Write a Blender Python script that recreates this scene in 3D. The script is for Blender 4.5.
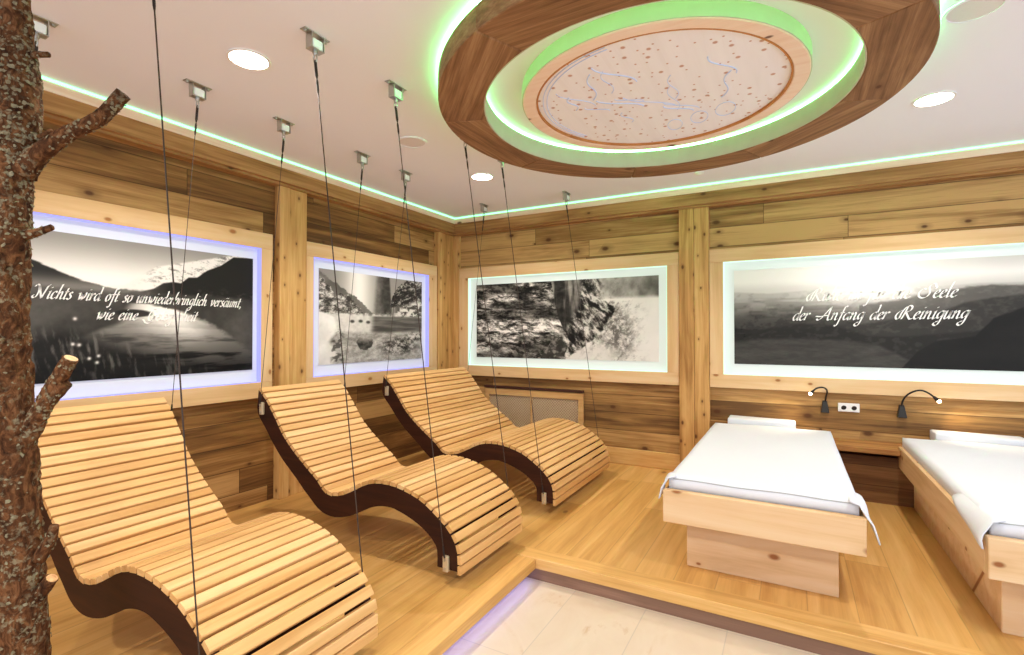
import bpy, bmesh, math, random
import numpy as np
from mathutils import Vector, Matrix

for o in list(bpy.data.objects):
    bpy.data.objects.remove(o)
S = bpy.context.scene
COL = S.collection
R = math.radians

# ------------------------------------------------------------------ camera
cd = bpy.data.cameras.new('camera')
cd.sensor_width = 36.0
cd.sensor_fit = 'HORIZONTAL'
cd.lens = 502.2 / 1024 * 36
cd.clip_start = 0.02
cam = bpy.data.objects.new('camera', cd)
COL.objects.link(cam)
cam.location = (3.338, -4.626, 1.212)
cam.rotation_euler = (R(90.703), 0, R(119.037 - 90))
S.camera = cam
CAM = Vector(cam.location)

# ------------------------------------------------------------------ exposure
S.view_settings.view_transform = 'Standard'
S.view_settings.look = 'None'
S.view_settings.gamma = 1
S.view_settings.use_curve_mapping = False
S.view_settings.exposure = 0.42

# ------------------------------------------------------------------ world: cool even fill, added to reach in through the open sides
w = bpy.data.worlds.new('cool_fill')
S.world = w
w.use_nodes = True
w.node_tree.nodes['Background'].inputs[0].default_value = (0.80, 0.96, 1.22, 1)
w.node_tree.nodes['Background'].inputs[1].default_value = 1.2

# ------------------------------------------------------------------ lamps
ZC = 2.488                                   # ceiling height
DOWN = [(1.143, -3.192), (1.153, -1.192), (4.025, -1.141), (4.025, -3.192), (1.15, -5.2), (2.6, -5.2), (4.03, -5.2)]  # first three in view; the last four are unseen, added to continue the grid
DOWN_POWER = 56
for x, y in DOWN:
    ld = bpy.data.lights.new('downlight_beam', 'SPOT')
    ld.energy = DOWN_POWER
    ld.color = (1.0, 0.945, 0.875)
    ld.spot_size = R(150)
    ld.spot_blend = 0.6
    ld.shadow_soft_size = 0.05
    lo = bpy.data.objects.new('downlight_beam', ld)
    lo.location = (x, y, ZC - 0.03)
    COL.objects.link(lo)

# ================================================================== node helper
class NT:
    def __init__(s, name):
        s.m = bpy.data.materials.new(name)
        s.m.use_nodes = True
        s.t = s.m.node_tree
        s.b = s.t.nodes['Principled BSDF']
        s.out = s.t.nodes['Material Output']

    def n(s, typ, **kw):
        nd = s.t.nodes.new(typ)
        for k, v in kw.items():
            setattr(nd, k, v)
        return nd

    def link(s, a, b):
        s.t.links.new(a, b)

    def put(s, sock, v):
        if hasattr(v, 'is_output'):
            s.link(v, sock)
        else:
            sock.default_value = v

    def math(s, op, a, b=None, c=None):
        nd = s.n('ShaderNodeMath', operation=op)
        s.put(nd.inputs[0], a)
        if b is not None: s.put(nd.inputs[1], b)
        if c is not None: s.put(nd.inputs[2], c)
        return nd.outputs[0]

    def vmath(s, op, a, b):
        nd = s.n('ShaderNodeVectorMath', operation=op)
        s.put(nd.inputs[0], a)
        s.put(nd.inputs[1], b)
        return nd.outputs[0]

    def xyz(s, x=0.0, y=0.0, z=0.0):
        nd = s.n('ShaderNodeCombineXYZ')
        for i, v in enumerate((x, y, z)):
            s.put(nd.inputs[i], v)
        return nd.outputs[0]

    def sep(s, v):
        nd = s.n('ShaderNodeSeparateXYZ')
        s.link(v, nd.inputs[0])
        return nd.outputs

    def noise(s, v, scale=1.0, detail=4.0, rough=0.55, dist=0.0):
        nd = s.n('ShaderNodeTexNoise')
        s.link(v, nd.inputs['Vector'])
        nd.inputs['Scale'].default_value = scale
        nd.inputs['Detail'].default_value = detail
        nd.inputs['Roughness'].default_value = rough
        nd.inputs['Distortion'].default_value = dist
        return nd.outputs['Fac']

    def voro(s, v, scale=1.0, feature='F1', rnd=1.0):
        nd = s.n('ShaderNodeTexVoronoi', feature=feature)
        s.link(v, nd.inputs['Vector'])
        nd.inputs['Scale'].default_value = scale
        nd.inputs['Randomness'].default_value = rnd
        return nd

    def white(s, v):
        nd = s.n('ShaderNodeTexWhiteNoise', noise_dimensions='3D')
        s.link(v, nd.inputs['Vector'])
        return nd.outputs['Value']

    def ramp(s, f, stops):
        nd = s.n('ShaderNodeValToRGB')
        s.link(f, nd.inputs[0])
        cr = nd.color_ramp
        while len(cr.elements) < len(stops):
            cr.elements.new(0.5)
        for e, (p, c) in zip(cr.elements, stops):
            e.position = p
            e.color = (*c, 1) if len(c) == 3 else c
        return nd.outputs[0]

    def mix(s, f, a, b, mode='MIX'):
        nd = s.n('ShaderNodeMix', data_type='RGBA', blend_type=mode)
        s.put(nd.inputs[0], f)
        for i, v in ((6, a), (7, b)):
            if not hasattr(v, 'is_output'):
                v = (*v, 1) if len(v) == 3 else v
            s.put(nd.inputs[i], v)
        return nd.outputs[2]

    def mr(s, v, a, b, c=0.0, d=1.0):
        nd = s.n('ShaderNodeMapRange')
        s.put(nd.inputs[0], v)
        for i, q in enumerate((a, b, c, d)):
            nd.inputs[i + 1].default_value = q
        return nd.outputs[0]

    def bump(s, h, strength=0.3, dist=0.004):
        nd = s.n('ShaderNodeBump')
        nd.inputs['Strength'].default_value = strength
        nd.inputs['Distance'].default_value = dist
        s.link(h, nd.inputs['Height'])
        s.link(nd.outputs[0], s.b.inputs['Normal'])

    def base(s, c, rough=0.6, spec=0.3, metal=0.0):
        s.put(s.b.inputs['Base Color'], c if hasattr(c, 'is_output') else (*c, 1))
        s.put(s.b.inputs['Roughness'], rough)
        s.b.inputs['Specular IOR Level'].default_value = spec
        s.b.inputs['Metallic'].default_value = metal
        return s.m

    def glow(s, c, strength):
        s.put(s.b.inputs['Emission Color'], c if hasattr(c, 'is_output') else (*c, 1))
        s.put(s.b.inputs['Emission Strength'], strength)
        return s.m


def srgb(r, g, b):
    f = lambda c: (c / 255 / 12.92) if c <= 10 else ((c / 255 + 0.055) / 1.055) ** 2.4
    return (f(r), f(g), f(b))


def plain(name, c, rough=0.6, spec=0.3, metal=0.0):
    return NT(name).base(c, rough, spec, metal)


def shiny_noise(name, c1, c2, scale=30, rough=0.5, spec=0.3, metal=0.0, bump=0.0):
    t = NT(name)
    v = t.n('ShaderNodeTexCoord').outputs['Object']
    f = t.noise(v, scale, 4)
    t.base(t.mix(f, c1, c2), rough, spec, metal)
    if bump:
        t.bump(f, bump, 0.004)
    return t.m


def emitter(name, c, strength, base=(0.8, 0.8, 0.8)):
    t = NT(name)
    t.base(base, 0.5)
    return t.glow(c, strength)


def wood(name, dark, mid, light, axis='X', fine=0.35, knots=0.0, knot_col=(0.10, 0.035, 0.01),
         planks=None, gap=0.5, rough=0.6, spec=0.25, tone=0.35, bump=0.15, stretch=0.7, cross=9.0, kscale=3.2, seed=0.0):
    """Grain along AXIS. planks = (up axis, board height, board length) splits the surface into boards."""
    t = NT(name)
    v = t.n('ShaderNodeTexCoord').outputs['Object']
    rnd = t.n('ShaderNodeObjectInfo').outputs['Random']
    X = t.sep(v)
    ax = {'X': 0, 'Y': 1, 'Z': 2}
    along = X[ax[axis]]
    others = [X[i] for i in range(3) if i != ax[axis]]
    edge = None
    if planks:
        up, h, L = planks
        q = t.math('DIVIDE', X[ax[up]], h)
        q = t.math('ADD', q, 40.13 + seed)
        row = t.math('FLOOR', q)
        shift = t.math('MULTIPLY', t.white(t.xyz(row, 3.7, 1.1)), 1.0)
        pcol = t.math('ADD', t.math('DIVIDE', along, L), shift)
        col = t.math('FLOOR', pcol)
        cell = t.white(t.xyz(row, col, 7.3))
        fr = t.math('FRACT', q)
        e1 = t.math('MINIMUM', fr, t.math('SUBTRACT', 1.0, fr))
        e1 = t.math('MULTIPLY', e1, h)
        fc = t.math('FRACT', pcol)
        e2 = t.math('MULTIPLY', t.math('MINIMUM', fc, t.math('SUBTRACT', 1.0, fc)), L)
        edge = t.mr(t.math('MINIMUM', e1, e2), 0.0008, 0.0035, 1.0, 0.0)
        off = t.math('MULTIPLY', cell, 37.0)
    else:
        cell = t.white(t.xyz(rnd, 0.3, 0.7))
        off = t.math('MULTIPLY', rnd, 23.0)
    g = t.xyz(t.math('ADD', t.math('MULTIPLY', along, stretch), off),
              t.math('ADD', t.math('MULTIPLY', others[0], cross), off), t.math('MULTIPLY', others[1], cross))
    wob = t.noise(g, 1.0, 3, 0.5)
    n1 = t.noise(g, 1.6, 5, 0.6, 0.6)
    g2 = t.xyz(t.math('ADD', t.math('MULTIPLY', along, 3.0), off), t.math('MULTIPLY', others[0], 160.0),
               t.math('MULTIPLY', others[1], 160.0))
    n2 = t.noise(g2, 1.0, 3, 0.6)
    f = t.math('ADD', t.math('MULTIPLY', t.math('SUBTRACT', n1, 0.5), 1.5), 0.5)
    f = t.math('ADD', f, t.math('MULTIPLY', t.math('SUBTRACT', n2, 0.5), fine))
    g3 = t.xyz(t.math('ADD', t.math('MULTIPLY', along, 1.6), off), t.math('MULTIPLY', others[0], 42.0), t.math('MULTIPLY', others[1], 42.0))
    n3 = t.noise(g3, 1.0, 4, 0.6, 0.4)
    f = t.math('ADD', f, t.math('MULTIPLY', t.math('SUBTRACT', n3, 0.5), fine * 2.2))
    f = t.math('ADD', f, t.math('MULTIPLY', t.math('SUBTRACT', cell, 0.5), tone * 2))
    c = t.ramp(f, [(0.12, dark), (0.5, mid), (0.88, light)])
    if knots > 0:
        kv = t.xyz(t.math('ADD', t.math('MULTIPLY', along, 1.0), off),
                   t.math('ADD', t.math('MULTIPLY', t.math('ADD', others[0], others[1]), 1.7), off), 0.0)
        vo = t.voro(kv, kscale)
        vo.voronoi_dimensions = '2D'
        d = t.math('DIVIDE', vo.outputs['Distance'], t.math('ADD', t.math('MULTIPLY', t.sep(vo.outputs['Color'])[1], 0.9), 0.45))
        keep = t.math('GREATER_THAN', t.sep(vo.outputs['Color'])[0], 1.0 - knots)
        ring = t.math('MULTIPLY', t.mr(d, 0.04, 0.26, 1.0, 0.0), keep)
        core = t.math('MULTIPLY', t.mr(d, 0.045, 0.10, 1.0, 0.0), keep)
        c = t.mix(t.math('MULTIPLY', ring, 0.55), c, dark)
        c = t.mix(t.math('MULTIPLY', core, 0.9), c, knot_col)
    if edge is not None:
        c = t.mix(t.math('MULTIPLY', edge, gap), c, tuple(q * 0.22 for q in dark))
        t.bump(t.math('SUBTRACT', n2, t.math('MULTIPLY', edge, 2.0)), bump, 0.004)
    else:
        t.bump(n2, bump, 0.003)
    t.base(c, rough, spec)
    return t.m


# ================================================================== mesh helpers
def link_mesh(name, me, mat=None, parent=None, smooth=False):
    o = bpy.data.objects.new(name, me)
    COL.objects.link(o)
    if mat is not None and len(me.materials) == 0:
        me.materials.append(mat)
    if smooth:
        for p in me.polygons:
            p.use_smooth = True
    if parent is not None:
        o.parent = parent
    return o


def obj(name, bm, mat=None, parent=None, smooth=False, bevel=0.0, seg=1):
    bmesh.ops.recalc_face_normals(bm, faces=bm.faces)
    me = bpy.data.meshes.new(name)
    bm.to_mesh(me)
    bm.free()
    o = link_mesh(name, me, mat, parent, smooth)
    if bevel:
        md = o.modifiers.new('edge', 'BEVEL')
        md.width = bevel
        md.segments = seg
        md.limit_method = 'ANGLE'
        md.angle_limit = R(40)
    return o


def B(*boxes):
    """bmesh of boxes, each (x0, x1, y0, y1, z0, z1)"""
    bm = bmesh.new()
    for b in boxes:
        add_box(bm, *b)
    return bm


def add_box(bm, x0, x1, y0, y1, z0, z1, M=None):
    vs = [bm.verts.new((x, y, z)) for x in (x0, x1) for y in (y0, y1) for z in (z0, z1)]
    if M is not None:
        for v in vs:
            v.co = M @ v.co
    for f in ((0, 1, 3, 2), (4, 6, 7, 5), (0, 4, 5, 1), (2, 3, 7, 6), (0, 2, 6, 4), (1, 5, 7, 3)):
        bm.faces.new([vs[i] for i in f])
    return vs


def add_prism(bm, poly, axis, a, b):
    """Extrude a 2D polygon along AXIS from a to b (other two coordinates in order)."""
    def P(u, v, t):
        return {'X': (t, u, v), 'Y': (u, t, v), 'Z': (u, v, t)}[axis]
    r0 = [bm.verts.new(P(u, v, a)) for u, v in poly]
    r1 = [bm.verts.new(P(u, v, b)) for u, v in poly]
    n = len(poly)
    bm.faces.new(r0)
    bm.faces.new(list(reversed(r1)))
    for i in range(n):
        bm.faces.new((r0[i], r1[i], r1[(i + 1) % n], r0[(i + 1) % n]))


def add_strip(bm, A, Bp, y0, y1):
    """Solid band between two XZ polylines A and Bp of equal length, from y0 to y1."""
    n = len(A)
    v = [[bm.verts.new((p[0], y, p[1])) for p in L] for y in (y0, y1) for L in (A, Bp)]
    for i in range(n - 1):
        bm.faces.new((v[0][i], v[0][i + 1], v[1][i + 1], v[1][i]))
        bm.faces.new((v[2][i], v[3][i], v[3][i + 1], v[2][i + 1]))
        bm.faces.new((v[0][i], v[2][i], v[2][i + 1], v[0][i + 1]))
        bm.faces.new((v[1][i], v[1][i + 1], v[3][i + 1], v[3][i]))
    for k in (0, n - 1):
        bm.faces.new((v[0][k], v[1][k], v[3][k], v[2][k]))


def frames_along(pts):
    pts = [Vector(p) for p in pts]
    T = []
    for i in range(len(pts)):
        a = pts[max(i - 1, 0)]
        b = pts[min(i + 1, len(pts) - 1)]
        T.append((b - a).normalized())
    up = Vector((0, 0, 1)) if abs(T[0].z) < 0.9 else Vector((1, 0, 0))
    N = (up - T[0] * up.dot(T[0])).normalized()
    out = []
    for p, t in zip(pts, T):
        N = (N - t * N.dot(t)).normalized()
        out.append((p, t, N, t.cross(N)))
    return out


def add_tube(bm, pts, r, n=8, cap=True):
    fr = frames_along(pts)
    rs = r if isinstance(r, (list, tuple)) else [r] * len(pts)
    rings = []
    for (p, t, N, Bn), q in zip(fr, rs):
        rings.append([bm.verts.new(p + (N * math.cos(a) + Bn * math.sin(a)) * q) for a in [2 * math.pi * k / n for k in range(n)]])
    for A, C in zip(rings, rings[1:]):
        for k in range(n):
            bm.faces.new((A[k], A[(k + 1) % n], C[(k + 1) % n], C[k]))
    if cap:
        bm.faces.new(list(reversed(rings[0])))
        bm.faces.new(rings[-1])
    return rings


def add_lathe(bm, prof, c=(0, 0, 0), n=24, cap=True):
    rings = [[bm.verts.new((c[0] + r * math.cos(2 * math.pi * k / n), c[1] + r * math.sin(2 * math.pi * k / n), c[2] + z)) for k in range(n)] for r, z in prof]
    for A, C in zip(rings, rings[1:]):
        for k in range(n):
            bm.faces.new((A[k], A[(k + 1) % n], C[(k + 1) % n], C[k]))
    if cap:
        bm.faces.new(list(reversed(rings[0])))
        bm.faces.new(rings[-1])


def add_ring(bm, c, r0, r1, z0, z1, a0=0.0, a1=2 * math.pi, n=96):
    """Ring (or arc) of rectangular section."""
    full = abs(a1 - a0 - 2 * math.pi) < 1e-6
    m = n if full else n + 1
    V = []
    for k in range(m):
        a = a0 + (a1 - a0) * k / n
        V.append([bm.verts.new((c[0] + r * math.cos(a), c[1] + r * math.sin(a), z)) for r, z in ((r0, z0), (r1, z0), (r1, z1), (r0, z1))])
    for k in range(n):
        A, C = V[k], V[(k + 1) % m]
        for j in range(4):
            bm.faces.new((A[j], A[(j + 1) % 4], C[(j + 1) % 4], C[j]))
    if not full:
        bm.faces.new(V[0])
        bm.faces.new(list(reversed(V[-1])))


def catmull(P, n=8):
    P = [np.array(p, float) for p in P]
    out = []
    for i in range(len(P) - 1):
        p0 = P[i - 1] if i > 0 else 2 * P[0] - P[1]
        p1, p2 = P[i], P[i + 1]
        p3 = P[i + 2] if i + 2 < len(P) else 2 * P[-1] - P[-2]
        for k in range(n):
            t = k / n
            out.append(0.5 * ((2 * p1) + (-p0 + p2) * t + (2 * p0 - 5 * p1 + 4 * p2 - p3) * t * t + (-p0 + 3 * p1 - 3 * p2 + p3) * t ** 3))
    out.append(P[-1])
    return out


def resample(L, n):
    L = np.array(L)
    d = np.r_[0, np.cumsum(np.hypot(*np.diff(L, axis=0).T))]
    t = np.linspace(0, d[-1], n)
    return np.c_[np.interp(t, d, L[:, 0]), np.interp(t, d, L[:, 1])], d[-1]


# ------------------------------------------------------------------ things
def tag(o, label=None, cat=None, group=None, kind=None):
    if label: o['label'] = label
    if cat: o['category'] = cat
    if group: o['group'] = group
    if kind: o['kind'] = kind
    return o


def thing(name, label, cat, loc=(0, 0, 0), group=None):
    o = bpy.data.objects.new(name, None)
    COL.objects.link(o)
    o.location = loc
    o.empty_display_size = 0.1
    return tag(o, label, cat, group)


def place(part, root):
    """Parent a part built in world coordinates under a thing, its mesh made local to the thing's origin."""
    l = Vector(root.matrix_basis.translation)
    part.data.transform(Matrix.Translation(-l))
    part.parent = root
    return part


def struct(name, bm, mat, **kw):
    return tag(obj(name, bm, mat, **kw), kind='structure')


# ================================================================== materials
M_wall_X = wood('reclaimed_boards_right', srgb(104, 72, 38), srgb(158, 116, 64), srgb(204, 160, 100), 'X', planks=('Z', 0.165, 2.1), knots=0.35,
                tone=0.34, gap=0.75, bump=0.3, cross=7, stretch=0.5)
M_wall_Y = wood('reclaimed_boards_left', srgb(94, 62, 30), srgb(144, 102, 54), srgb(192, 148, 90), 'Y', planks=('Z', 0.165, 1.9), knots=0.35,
                tone=0.34, gap=0.75, bump=0.3, cross=7, stretch=0.5, seed=0.2)  # shade on the left wall put into a darker tone than the right
M_floor = wood('oak_floor_boards', srgb(190, 138, 70), srgb(214, 164, 92), srgb(228, 182, 114), 'Y', planks=('X', 0.19, 2.2), knots=0.10, knot_col=srgb(140, 94, 48), kscale=2.6,
               tone=0.16, gap=0.30, rough=0.38, spec=0.4, bump=0.08, cross=6, stretch=0.5, fine=0.25)
M_nosing_X = wood('oak_nosing', srgb(190, 138, 70), srgb(216, 166, 94), srgb(230, 184, 116), 'X', rough=0.4, spec=0.4, tone=0.1)
M_nosing_Y = wood('oak_nosing_side', srgb(190, 138, 70), srgb(216, 166, 94), srgb(230, 184, 116), 'Y', rough=0.4, spec=0.4, tone=0.1)
M_riser = wood('brown_riser', srgb(128, 96, 76), srgb(152, 116, 94), srgb(172, 136, 112), 'X', rough=0.6)
M_post = wood('post_boards', srgb(158, 110, 56), srgb(202, 152, 88), srgb(222, 178, 112), 'Z', knots=0.62, knot_col=srgb(96, 58, 28), tone=0.12, cross=8, kscale=5.5)
M_cornice_X = wood('cornice_beam', srgb(128, 88, 48), srgb(170, 124, 72), srgb(200, 154, 98), 'X', knots=0.2, tone=0.1, kscale=4)
M_cornice_Y = wood('cornice_beam_side', srgb(128, 88, 48), srgb(170, 124, 72), srgb(200, 154, 98), 'Y', knots=0.2, tone=0.1, kscale=4)
M_trim_X = wood('cornice_lip', srgb(240, 206, 170), srgb(250, 226, 196), srgb(252, 234, 210), 'X', knots=0.2)  # the light strip's shine on the lip is painted in as paler wood
M_trim_Y = wood('cornice_lip_side', srgb(240, 206, 170), srgb(250, 226, 196), srgb(252, 234, 210), 'Y', knots=0.2)  # same pale tone, standing for light from the strip above
M_spruce_X = wood('spruce_right', srgb(212, 168, 112), srgb(226, 186, 134), srgb(232, 198, 152), 'X', knots=0.32, knot_col=srgb(160, 98, 48), tone=0.06, fine=0.15, kscale=4)
M_spruce_Y = wood('spruce_left', srgb(212, 168, 112), srgb(226, 186, 134), srgb(232, 198, 152), 'Y', knots=0.32, knot_col=srgb(160, 98, 48), tone=0.06, fine=0.15, kscale=4)
M_spruce_Z = wood('spruce_upright', srgb(212, 168, 112), srgb(226, 186, 134), srgb(232, 198, 152), 'Z', knots=0.32, knot_col=srgb(160, 98, 48), tone=0.06, fine=0.15, kscale=4)
M_bed_X = wood('bed_spruce', srgb(204, 162, 112), srgb(222, 184, 138), srgb(228, 196, 154), 'X', knots=0.7, knot_col=srgb(140, 78, 34), tone=0.05, fine=0.15, kscale=3.5)
M_bed_Y = wood('bed_spruce_side', srgb(204, 162, 112), srgb(222, 184, 138), srgb(228, 196, 154), 'Y', knots=0.7, knot_col=srgb(140, 78, 34), tone=0.05, fine=0.15, kscale=3.5)
M_slat = wood('lounger_slat', srgb(196, 146, 84), srgb(218, 170, 108), srgb(230, 188, 130), 'Y', tone=0.24, fine=0.2, rough=0.5)
M_side = wood('dark_side_board', srgb(38, 14, 5), srgb(52, 22, 8), srgb(66, 32, 13), 'X', tone=0.1, rough=0.6)
M_shelf = wood('shelf_board', srgb(150, 100, 52), srgb(188, 136, 78), srgb(208, 160, 100), 'X', knots=0.1)
M_plinth = wood('dark_lower_boards', srgb(92, 60, 32), srgb(124, 86, 50), srgb(150, 108, 68), 'X', planks=('Z', 0.14, 1.6), knots=0.1, tone=0.2)
M_ring = wood('old_beam', srgb(112, 78, 48), srgb(142, 102, 66), srgb(170, 130, 90), 'Y', knots=0.1, tone=0.06, fine=0.7, bump=0.5, cross=7, stretch=0.8)
M_ring_in = shiny_noise('ring_inner_lining', srgb(192, 186, 160), srgb(204, 198, 172), 12, 0.6)
M_rim = wood('disc_rim', srgb(236, 200, 168), srgb(246, 216, 188), srgb(250, 226, 204), 'X', tone=0.05, knots=0.12)
M_recess = wood('disc_rim_edge', srgb(172, 108, 52), srgb(194, 130, 68), srgb(206, 146, 84), 'X', tone=0.02)
M_dark = plain('dark_brown_lath', srgb(66, 34, 22), 0.6)
M_ceil = shiny_noise('ceiling_plaster', srgb(242, 240, 243), srgb(244, 242, 245), 3, 0.8, 0.1)
M_white = plain('white_plastic', srgb(244, 240, 232), 0.4, 0.4)
M_cloth = shiny_noise('white_cotton', srgb(220, 221, 224), srgb(224, 225, 228), 60, 0.9, 0.1)
M_seam = plain('grey_piping', srgb(176, 176, 172), 0.9, 0.1)
M_black = plain('black_lamp', srgb(30, 24, 16), 0.45, 0.4)
M_hole = plain('dark_hole', srgb(40, 30, 22), 0.7)
M_steel = shiny_noise('zinc_steel', srgb(170, 170, 162), srgb(205, 205, 198), 40, 0.32, 0.5, 0.9)
M_rope = plain('steel_rope', srgb(62, 48, 38), 0.5, 0.4, 0.3)
M_sleeve = plain('black_sleeve', srgb(44, 34, 28), 0.6)
M_buffer = plain('white_buffer', srgb(246, 246, 240), 0.4)
M_brass = plain('bracket_block', srgb(206, 184, 146), 0.4, 0.5, 0.3)
M_bulb = emitter('warm_bulb', (1.0, 0.78, 0.45), 14)
M_down = emitter('downlight_glass', (1.0, 0.93, 0.82), 16)
M_green = emitter('green_led', (0.16, 1.0, 0.42), 1.7)
M_lime = emitter('lime_led', (0.14, 1.0, 0.26), 13)
M_lime_out = emitter('lime_led_outer', (0.14, 1.0, 0.26), 26)
M_blue = emitter('blue_reveal_glow', (0.30, 0.31, 1.0), 0.9, (0.12, 0.12, 0.35))  # frame reveals: the blue light on them put into glow and tint
M_mint = emitter('mint_reveal_glow', (0.60, 1.0, 0.76), 0.7, (0.35, 0.5, 0.42))  # frame reveals: the green light on them put into glow and tint
M_step_blue = emitter('step_led', (0.26, 0.30, 1.0), 5)
M_light_blue = emitter('lightbox_cool', (0.90, 0.91, 1.0), 0.16, (0.60, 0.61, 0.64))
M_light_mint = emitter('lightbox_mint', (1.0, 1.0, 0.92), 0.18, (0.60, 0.63, 0.61))


def tile_material():
    t = NT('travertine_tile')
    v = t.n('ShaderNodeTexCoord').outputs['Object']
    X = t.sep(v)
    q = t.math('DIVIDE', t.math('SUBTRACT', X[0], 2.0), 0.361)
    p = t.math('DIVIDE', t.math('ADD', X[1], 2.2), 0.61)
    cx, cy = t.math('FLOOR', q), t.math('FLOOR', p)
    cell = t.white(t.xyz(cx, cy, 2.2))
    e = []
    for f, s in ((q, 0.361), (p, 0.61)):
        fr = t.math('FRACT', f)
        e.append(t.math('MULTIPLY', t.math('MINIMUM', fr, t.math('SUBTRACT', 1.0, fr)), s))
    g = t.mr(t.math('MINIMUM', e[0], e[1]), 0.0008, 0.003, 1.0, 0.0)
    off = t.math('MULTIPLY', cell, 31.0)
    u = t.xyz(t.math('ADD', X[0], off), t.math('ADD', t.math('MULTIPLY', X[1], 0.6), off), 0.0)
    n = t.noise(u, 5, 6, 0.6, 0.8)
    m = t.noise(u, 26, 4, 0.7)
    f = t.math('ADD', n, t.math('MULTIPLY', t.math('SUBTRACT', cell, 0.5), 0.35))
    c = t.ramp(f, [(0.25, srgb(204, 184, 158)), (0.5, srgb(210, 192, 168)), (0.75, srgb(202, 178, 148))])
    spot = t.math('MULTIPLY', t.mr(n, 0.60, 0.70), t.mr(m, 0.48, 0.6))
    c = t.mix(t.math('MULTIPLY', spot, 0.8), c, srgb(186, 150, 112))
    c = t.mix(t.math('MULTIPLY', g, 0.6), c, srgb(170, 158, 146))
    return t.base(c, 0.35, 0.4)


def bark_material():
    t = NT('bark')
    v = t.n('ShaderNodeTexCoord').outputs['Object']
    X = t.sep(v)
    u = t.xyz(X[0], X[1], t.math('MULTIPLY', X[2], 0.55))
    n = t.noise(u, 38, 6, 0.65, 1.2)
    m = t.noise(v, 9, 3, 0.5)
    k = t.noise(v, 70, 4, 0.6)
    c = t.ramp(n, [(0.3, srgb(36, 22, 13)), (0.48, srgb(86, 54, 32)), (0.62, srgb(126, 84, 52)), (0.78, srgb(156, 116, 80))])
    lich = t.math('MULTIPLY', t.mr(k, 0.52, 0.62), t.mr(m, 0.42, 0.56))
    c = t.mix(t.math('MULTIPLY', lich, 0.75), c, srgb(150, 142, 112))
    t.bump(n, 1.0, 0.012)
    return t.base(c, 0.9, 0.1)


def knot_panel_material():
    t = NT('knotty_pine_panel')
    v = t.n('ShaderNodeTexCoord').outputs['Object']
    X = t.sep(v)
    row = t.math('FLOOR', t.math('DIVIDE', X[0], 0.12))
    off = t.math('MULTIPLY', t.white(t.xyz(row, 1.3, 0.2)), 9.0)
    g = t.xyz(t.math('MULTIPLY', X[0], 14), t.math('ADD', t.math('MULTIPLY', X[1], 0.8), off), 0.0)
    n = t.noise(g, 1.5, 4, 0.6)
    c = t.ramp(n, [(0.25, srgb(242, 236, 234)), (0.5, srgb(247, 242, 241)), (0.8, srgb(250, 246, 245))])
    for sc, th, sz in ((8.5, 0.25, 0.11), (15.0, 0.45, 0.10)):
        vo = t.voro(t.xyz(X[0], X[1], 0.0), sc)
        vo.voronoi_dimensions = '2D'
        keep = t.math('GREATER_THAN', t.sep(vo.outputs['Color'])[0], th)
        k = t.math('MULTIPLY', t.mr(vo.outputs['Distance'], sz * 0.55, sz, 1.0, 0.0), keep)
        c = t.mix(t.math('MULTIPLY', k, 0.8), c, srgb(186, 122, 78))
    return t.base(c, 0.55, 0.25)


M_tile = tile_material()
M_bark = bark_material()
M_cut = wood('cut_branch', srgb(170, 118, 70), srgb(214, 166, 112), srgb(230, 190, 140), 'Z', cross=40)
M_lichen = shiny_noise('lichen', srgb(92, 74, 48), srgb(164, 156, 126), 60, 0.95, 0.05)
M_knots = knot_panel_material()

# ================================================================== the setting
EX, EY = 2.12, -2.17        # edges of the raised oak platform
bm = bmesh.new()
add_box(bm, -0.12, 6.6, EY, 0.12, -0.0515, 0.0)
add_box(bm, -0.12, EX, -7.2, EY, -0.0515, 0.0)
struct('floor', bm, M_floor)
struct('trim_1', B((EX - 0.11, 6.6, EY - 0.02, EY + 0.10, -0.052, 0.003)), M_nosing_X, bevel=0.004, seg=2)
struct('trim_2', B((EX - 0.10, EX + 0.012, -7.2, EY - 0.021, -0.052, 0.003)), M_nosing_Y, bevel=0.004, seg=2)
struct('trim_3', B((EX - 0.055, 6.6, EY - 0.014, EY + 0.03, -0.112, -0.0525)), M_riser)
struct('trim_4', B((EX - 0.075, EX - 0.056, -7.2, EY + 0.03, -0.112, -0.0525)), M_riser)
struct('floor_tiled', B((1.9, 6.6, -7.2, EY + 0.05, -0.17, -0.112)), M_tile)
struct('ceiling', B((-0.12, 6.6, -7.2, 0.12, ZC, ZC + 0.1)), M_ceil)
struct('wall_left', B((-0.12, 0.0, -7.2, 0.12, -0.1, ZC)), M_wall_Y)
struct('wall_right', B((0.0, 6.6, 0.0, 0.12, -0.1, ZC)), M_wall_X)

# posts of two boards each
struct('trim_5', B((0.0, 0.065, -2.236, -2.152, 0, 2.33)), M_post, bevel=0.003)
struct('trim_6', B((0.0, 0.055, -2.150, -1.995, 0, 2.33)), M_post, bevel=0.003)
struct('trim_7', B((2.482, 2.606, -0.065, 0.0, 0, 2.33)), M_post, bevel=0.003)
struct('trim_8', B((2.608, 2.727, -0.06, 0.0, 0, 2.33)), M_post, bevel=0.003)
struct('trim_9', B((0.0, 0.06, -0.335, -0.262, 0, 2.33)), M_post, bevel=0.003)
struct('trim_10', B((0.0, 0.05, -0.260, -0.048, 0, 2.33)), M_post, bevel=0.003)
struct('trim_11', B((0.0, 0.118, -0.047, 0.0, 0, 2.33)), M_post, bevel=0.003)


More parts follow.
